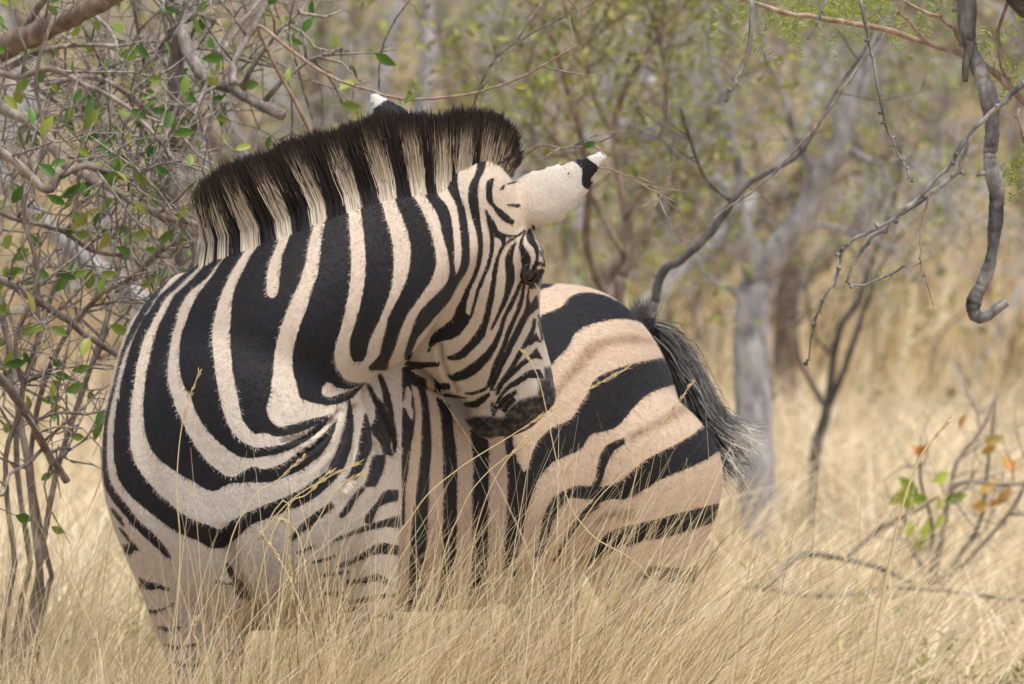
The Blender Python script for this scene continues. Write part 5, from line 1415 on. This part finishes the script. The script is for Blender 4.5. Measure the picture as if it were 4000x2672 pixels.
thorn_twig([(3780, 200), (3700, 90), (3600, 40), (3500, 0), (3380, -40)], 0.75, 14, 9, BK_RED)
thorn_twig([(3626, 174), (3560, 90), (3500, 40)], 0.72, 14, 10, BK_RED)
thorn_twig([(3960, -60), (3900, 120), (3910, 260), (3950, 330)], 0.75, 16, 10, BK_RED)
thorn_twig([(3444, 116), (3330, 300), (3180, 500), (3060, 640), (2950, 740), (2860, 800), (2780, 860)], 0.9, 14, 7, BK_TWIG, False)
thorn_twig([(3980, 420), (4000, 560), (4040, 640)], 0.7, 14, 9, BK_RED)
# the weathered dead branch hanging by the right edge
dead = traced([(3770, -260), (3776, 0), (3784, 166), (3825, 274), (3867, 398), (3875, 531), (3867, 630), (3892, 746), (3884, 912), (3859, 1061), (3809, 1161), (3801, 1230)], 0.7, 0.7)
dd = []
for i in range(len(dead) - 1):
    for q in range(3): dd.append(dead[i].lerp(dead[i + 1], q / 3) + rv(0.0007))
dead = dd; s = Shape(); m = len(dead)
kn = [random.random() for _ in range(m)]
tube(dead, [wpx(70 - 20 * i / m, 0.7) / 2 * (1 + 0.13 * math.sin(i * 0.17) + 0.08 * math.sin(i * 0.41 + 1)) for i in range(m)], 10, s.V, s.F)
for i in range(14, m, 31):
    d_ = rv(); d_.y *= 0.3; d_.normalize(); s.tube([dead[i], dead[i] + d_ * 0.02, dead[i] + d_ * 0.034], 0.007, 0.003, 6)
s.build('dead_branch', BK_DEAD, thorn_tree)
s = Shape(); s.tube(traced([(3801, 1215), (3820, 1240), (3851, 1236), (3895, 1205), (3933, 1178)], 0.7, 0.7), wpx(56, 0.7) / 2, wpx(34, 0.7) / 2, 8, 0.1); s.build('dead_branch', BK_DEAD, thorn_tree)
s = Shape(); s.tube(traced([(3790, 160), (3772, 240), (3770, 320)], 0.68, 0.68), wpx(40, 0.7) / 2, wpx(22, 0.7) / 2, 7, 0.1); s.build('dead_branch', BK_DARK, thorn_tree)
fs = Shape()
def spray(a, b, Y, n, ang, ln=0.075):
    """feathery compound leaf: a midrib with pairs of fine leaflets"""
    p = W(a, b, Y); d = Vector((math.cos(ang), random.uniform(-0.3, 0.3), math.sin(ang))).normalized()
    sd = d.cross(Vector((0, 1, 0))).normalized()
    for k in range(n):
        c = p + d * (ln * k / n)
        for sg in (1, -1):
            fs.leafcard(c, (sd * sg + d * 0.5 + rv(0.15)).normalized(), 0.020 * (1 - 0.4 * k / n), 0.0042)
for i in range(90):
    a, b = random.choice([(3050, 30), (3150, 60), (3250, 40), (3330, 20), (2900, 60), (3000, 130), (3450, 90), (3420, 30), (3990, 620), (3960, 680), (3980, 300), (3930, 140), (3650, 60)])
    spray(a + random.gauss(0, 45), b + random.gauss(0, 35), 0.75 + random.uniform(0, 0.5), 11, random.uniform(-3.1, 3.1))
f = fs.build('foliage', LF_FEATHER, thorn_tree, False); f['kind'] = 'stuff'

# ---- small bush with turning leaves, fallen boughs and low green herbs on the right
random.seed(14)
base = foot(3640, 2300, 4.6)
lbush = thing('autumn_bush', 'small twiggy bush with green and orange leaves in the straw grass', 'bush', tuple(base))
sp = Shape()
for pts in ([(3640, 2300), (3680, 2080), (3708, 1950), (3755, 1885), (3915, 1895), (4060, 1890)], [(3640, 2300), (3640, 2050), (3600, 1900), (3590, 1780)], [(3650, 2280), (3700, 2000), (3736, 1810), (3840, 1670), (3900, 1520)],
            [(3660, 2280), (3820, 2060), (3860, 1800), (3890, 1560)], [(3680, 2290), (3900, 2060), (4000, 1900), (4060, 1700)], [(3640, 2290), (3540, 2080), (3560, 1950)]):
    path = traced(pts, 4.6, 4.6 + random.uniform(-0.3, 0.3))
    limb_part(lbush, path, wpx(22, 4.6), wpx(9, 4.6), BK_TWIG, 'branch', 0.06, 6)
    twigs(sp, path, 0.0024, 6, 0.18, 1, 0.05, 0.25, 0.3, None, 0.8)
sp.build('twigs', BK_TWIG, lbush)['kind'] = 'stuff'
for a, b in ((3548, 1904), (3614, 1960), (3652, 1885), (3680, 2007), (3633, 2092), (3558, 2110), (3600, 1930), (3640, 2040), (3570, 1990), (3670, 1930), (3600, 2060), (3690, 1960)):
    put_leaf(LEAF_Y, lbush, W(a + random.gauss(0, 10), b, 4.5), random.uniform(0.85, 1.2))
for a, b in ((3590, 1773), (3849, 1979), (3933, 1838), (3849, 1726), (3868, 1951), (3914, 1970), (3860, 1990), (3950, 1850), (3600, 1790), (3830, 1930), (3930, 1880), (3780, 1620), (3880, 1740)):
    put_leaf(LEAF_O, lbush, W(a + random.gauss(0, 10), b, 4.5), random.uniform(0.75, 1.15))
def fallen(label, paths, Y, w):
    p0 = W(*paths[0][0], Y)
    rt = thing('fallen_branch', label, 'branch', (p0.x, p0.y, ground_z(p0.x, p0.y)))
    for i, pts in enumerate(paths):
        path = traced(pts, Y, Y + 0.2)
        limb_part(rt, path, wpx(w if i == 0 else w * 0.7, Y), wpx(w * 0.5, Y), BK_DEAD if i % 2 == 0 else BK_BROWN, 'limb' if i == 0 else 'side_branch', 0.12, 7)
    return rt
fallen('forked grey fallen branch propped in the grass before the turning bush', [[(2980, 2300), (3041, 2242), (3126, 2167), (3257, 2176), (3407, 2209), (3520, 2260)], [(3300, 2190), (3351, 2139), (3445, 2054), (3548, 2007), (3661, 1942)]], 4.0, 34)
fallen('long thin dead branch lying flat along the grass right of the zebra', [[(2900, 2290), (2994, 2299), (3163, 2327), (3351, 2317), (3492, 2294), (3774, 2317), (4000, 2345), (4200, 2330)]], 4.0, 24)
def herb(px, py, Y, n, hgt, label, mat, spread=0.09, group='low green herbs in the straw'):
    b = foot(px, py, Y); rt = thing('low_herb', label, 'plant', tuple(b), group)
    s = Shape(); st = Shape()
    for i in range(n):
        d = Vector((random.gauss(0, 0.7), random.gauss(0, 0.7), 1)).normalized(); p = b + Vector((random.gauss(0, spread), random.gauss(0, spread), 0)); l = hgt * random.uniform(0.5, 1.1)
        pp = crooked(p, d, l, 0.05, 0.2); st.tube(pp, 0.002, 0.001, 4)
        for q in pp[1:]:
            for _ in range(3): s.leafcard(q, (rv() + Vector((0, 0, 0.5))).normalized(), random.uniform(0.02, 0.05), 0.014)
    st.build('stems', BK_TWIG, rt)['kind'] = 'stuff'; s.build('foliage', mat, rt, False)['kind'] = 'stuff'
    return rt
herb(3330, 2480, 4.2, 30, 0.26, 'low green herb in the straw beside the long flat branch', LF_FEATHER, 0.14)
herb(3520, 2560, 3.6, 26, 0.28, 'low green herb beneath the lone tall grass stalk', LF_FEATHER, 0.13)
herb(3680, 2620, 2.6, 16, 0.30, 'grey green leafy herb below the turning bush', LF_OLIVE, 0.07)
herb(3920, 2580, 2.8, 16, 0.34, 'grey green leafy herb near the dark thin stem', LF_OLIVE, 0.08)
herb(430, 2330, 3.2, 40, 0.40, 'pale green low herb beside the right foreleg', LF_OLIVE, 0.12)

# ---- thorn scrub further back: three kinds, copied as individuals
random.seed(3)
def scrub_proto(kind):
    H = (2.6, 3.2, 2.0)[kind]
    rt = thing('thorn_scrub', 'x', 'shrub', (0, 0, 0))
    ts = Shape(); lp = []
    for i in range((4, 3, 7)[kind]):
        a = random.uniform(0, 6.28); d = Vector((math.cos(a) * 0.45, math.sin(a) * 0.45, 1))
        pp = crooked(Vector((math.cos(a) * 0.06, math.sin(a) * 0.06, -0.1)), d, H * random.uniform(0.7, 1.0), 0.22, 0.16, 0.05)
        s = Shape(); s.tube(pp, (0.045, 0.06, 0.022)[kind], 0.012, 7, 0.05); s.build('branch', (BK_GREY, BK_BROWN, BK_TWIG)[kind], rt)
        twigs(ts, pp[2:], 0.008, (8, 7, 7)[kind], (0.75, 0.9, 0.5)[kind], 2, 0.12, 0.25, 0.0, lp, 1.0, 3, 0.25)
    ts.build('twigs', (BK_GREY, BK_TWIG, BK_TWIG)[kind], rt)['kind'] = 'stuff'
    fs = Shape()
    for i in range((260, 900, 260)[kind]):
        fs.leafcard(random.choice(lp) + rv(0.05), rv().normalized(), random.uniform(0.03, 0.065), 0.030)
    fs.build('foliage', (LF_OLIVE, LF_FEATHER, LF_GREEN)[kind], rt, False)['kind'] = 'stuff'
    return rt
protos = [scrub_proto(k) for k in range(3)]
LBL = ['grey barked thorn scrub with few leaves in the dry grass far behind', 'leafy green thorn scrub in the dry grass far behind', 'low many stemmed twiggy scrub in the dry grass far behind']
GRP = ['grey thorn scrub behind', 'leafy green scrub behind', 'low twiggy scrub behind']
spots = []
for px, Y, k, sc in ((640, 15, 0, 0.8), (1330, 11, 0, 1.1), (1650, 14, 1, 0.9), (1900, 12, 1, 0.8), (2120, 14, 0, 0.9), (2320, 17, 1, 0.9), (2640, 14, 1, 0.7),
                     (3300, 30, 0, 0.9), (3560, 34, 0, 0.9), (3830, 18, 0, 0.8), (4150, 24, 1, 1.0), (1020, 22, 1, 0.9), (1500, 27, 0, 1.1), (150, 24, 0, 0.9),
                     (1780, 32, 0, 1.0), (2480, 30, 2, 1.2), (2950, 34, 1, 1.0), (3950, 40, 1, 1.0), (700, 38, 0, 1.1), (2200, 42, 0, 1.1),
                     (-260, 22, 0, 1.0), (4350, 32, 0, 1.1), (960, 14, 2, 0.9), (2440, 15, 2, 1.0), (3700, 33, 2, 1.0),
                     (4700, 12, 0, 1.0), (5100, 18, 1, 1.0), (5500, 13, 0, 1.1), (5000, 28, 0, 1.1), (5800, 24, 1, 1.1), (-700, 12, 1, 1.0), (-1100, 17, 0, 1.1), (-1500, 13, 1, 1.0), (-900, 26, 0, 1.1), (-1700, 24, 0, 1.1)):
    spots.append((px, Y, k, sc))
used = [False] * 3
NEAR = {(1330, 11): 'grey trunked thorn scrub rising behind the tip of the far ear', (1900, 12): 'leafy green scrub rising directly behind the forelock', (640, 15): 'grey thorn scrub half hidden behind the tangled shrub', (960, 14): 'low twiggy scrub behind the front of the mane', (3830, 18): 'grey thorn scrub behind the hanging dead branch', (2640, 14): 'small leafy green scrub between the sapling and the grey tree'}
for px, Y, k, sc in spots:
    x = (px - 2000) / 2000 * (Y + 15) / 15
    if not used[k]: o = protos[k]; used[k] = True; kids = []
    else:
        o = protos[k].copy(); COL.objects.link(o)
        for ch in protos[k].children:
            c = ch.copy(); COL.objects.link(c); c.parent = o
    o.location = (x, Y, ground_z(x, Y)); o.scale = (sc * random.uniform(0.9, 1.1), sc, sc * random.uniform(0.9, 1.1)); o.rotation_euler = (0, 0, random.uniform(0, 6.28))
    nm = NEAR.get((px, Y))
    o['label'] = nm or LBL[k]
    if not nm: o['group'] = GRP[k]
# the wooded slope beyond, one mass
fs = Shape(); ts = Shape()
for i in range(130):
    Y = random.uniform(52, 125); x = random.uniform(-1, 1) * (Y + 15) / 15 * 2.5
    b = Vector((x, Y, ground_z(x, Y))); h = random.uniform(1.0, 2.4)
    for q in range(4):
        pp = crooked(b, Vector((random.gauss(0, 0.4), random.gauss(0, 0.4), 1)), h, 0.5, 0.2); ts.tube(pp, 0.05, 0.015, 4)
        for s_ in pp[1:]:
            for _ in range(3): fs.leafcard(s_ + rv(0.3), rv().normalized(), random.uniform(0.1, 0.28), 0.14)
o = mesh_obj('distant_woodland', ts.V + fs.V, ts.F + [tuple(i + len(ts.V) for i in f) for f in fs.F], LF_OLIVE); o['kind'] = 'stuff'
o.data.materials.append(BK_GREY)
mi = [1] * len(ts.F) + [0] * len(fs.F); o.data.polygons.foreach_set('material_index', mi)
tag(o, 'hazy olive and grey woodland on the rising slope beyond', 'woodland')
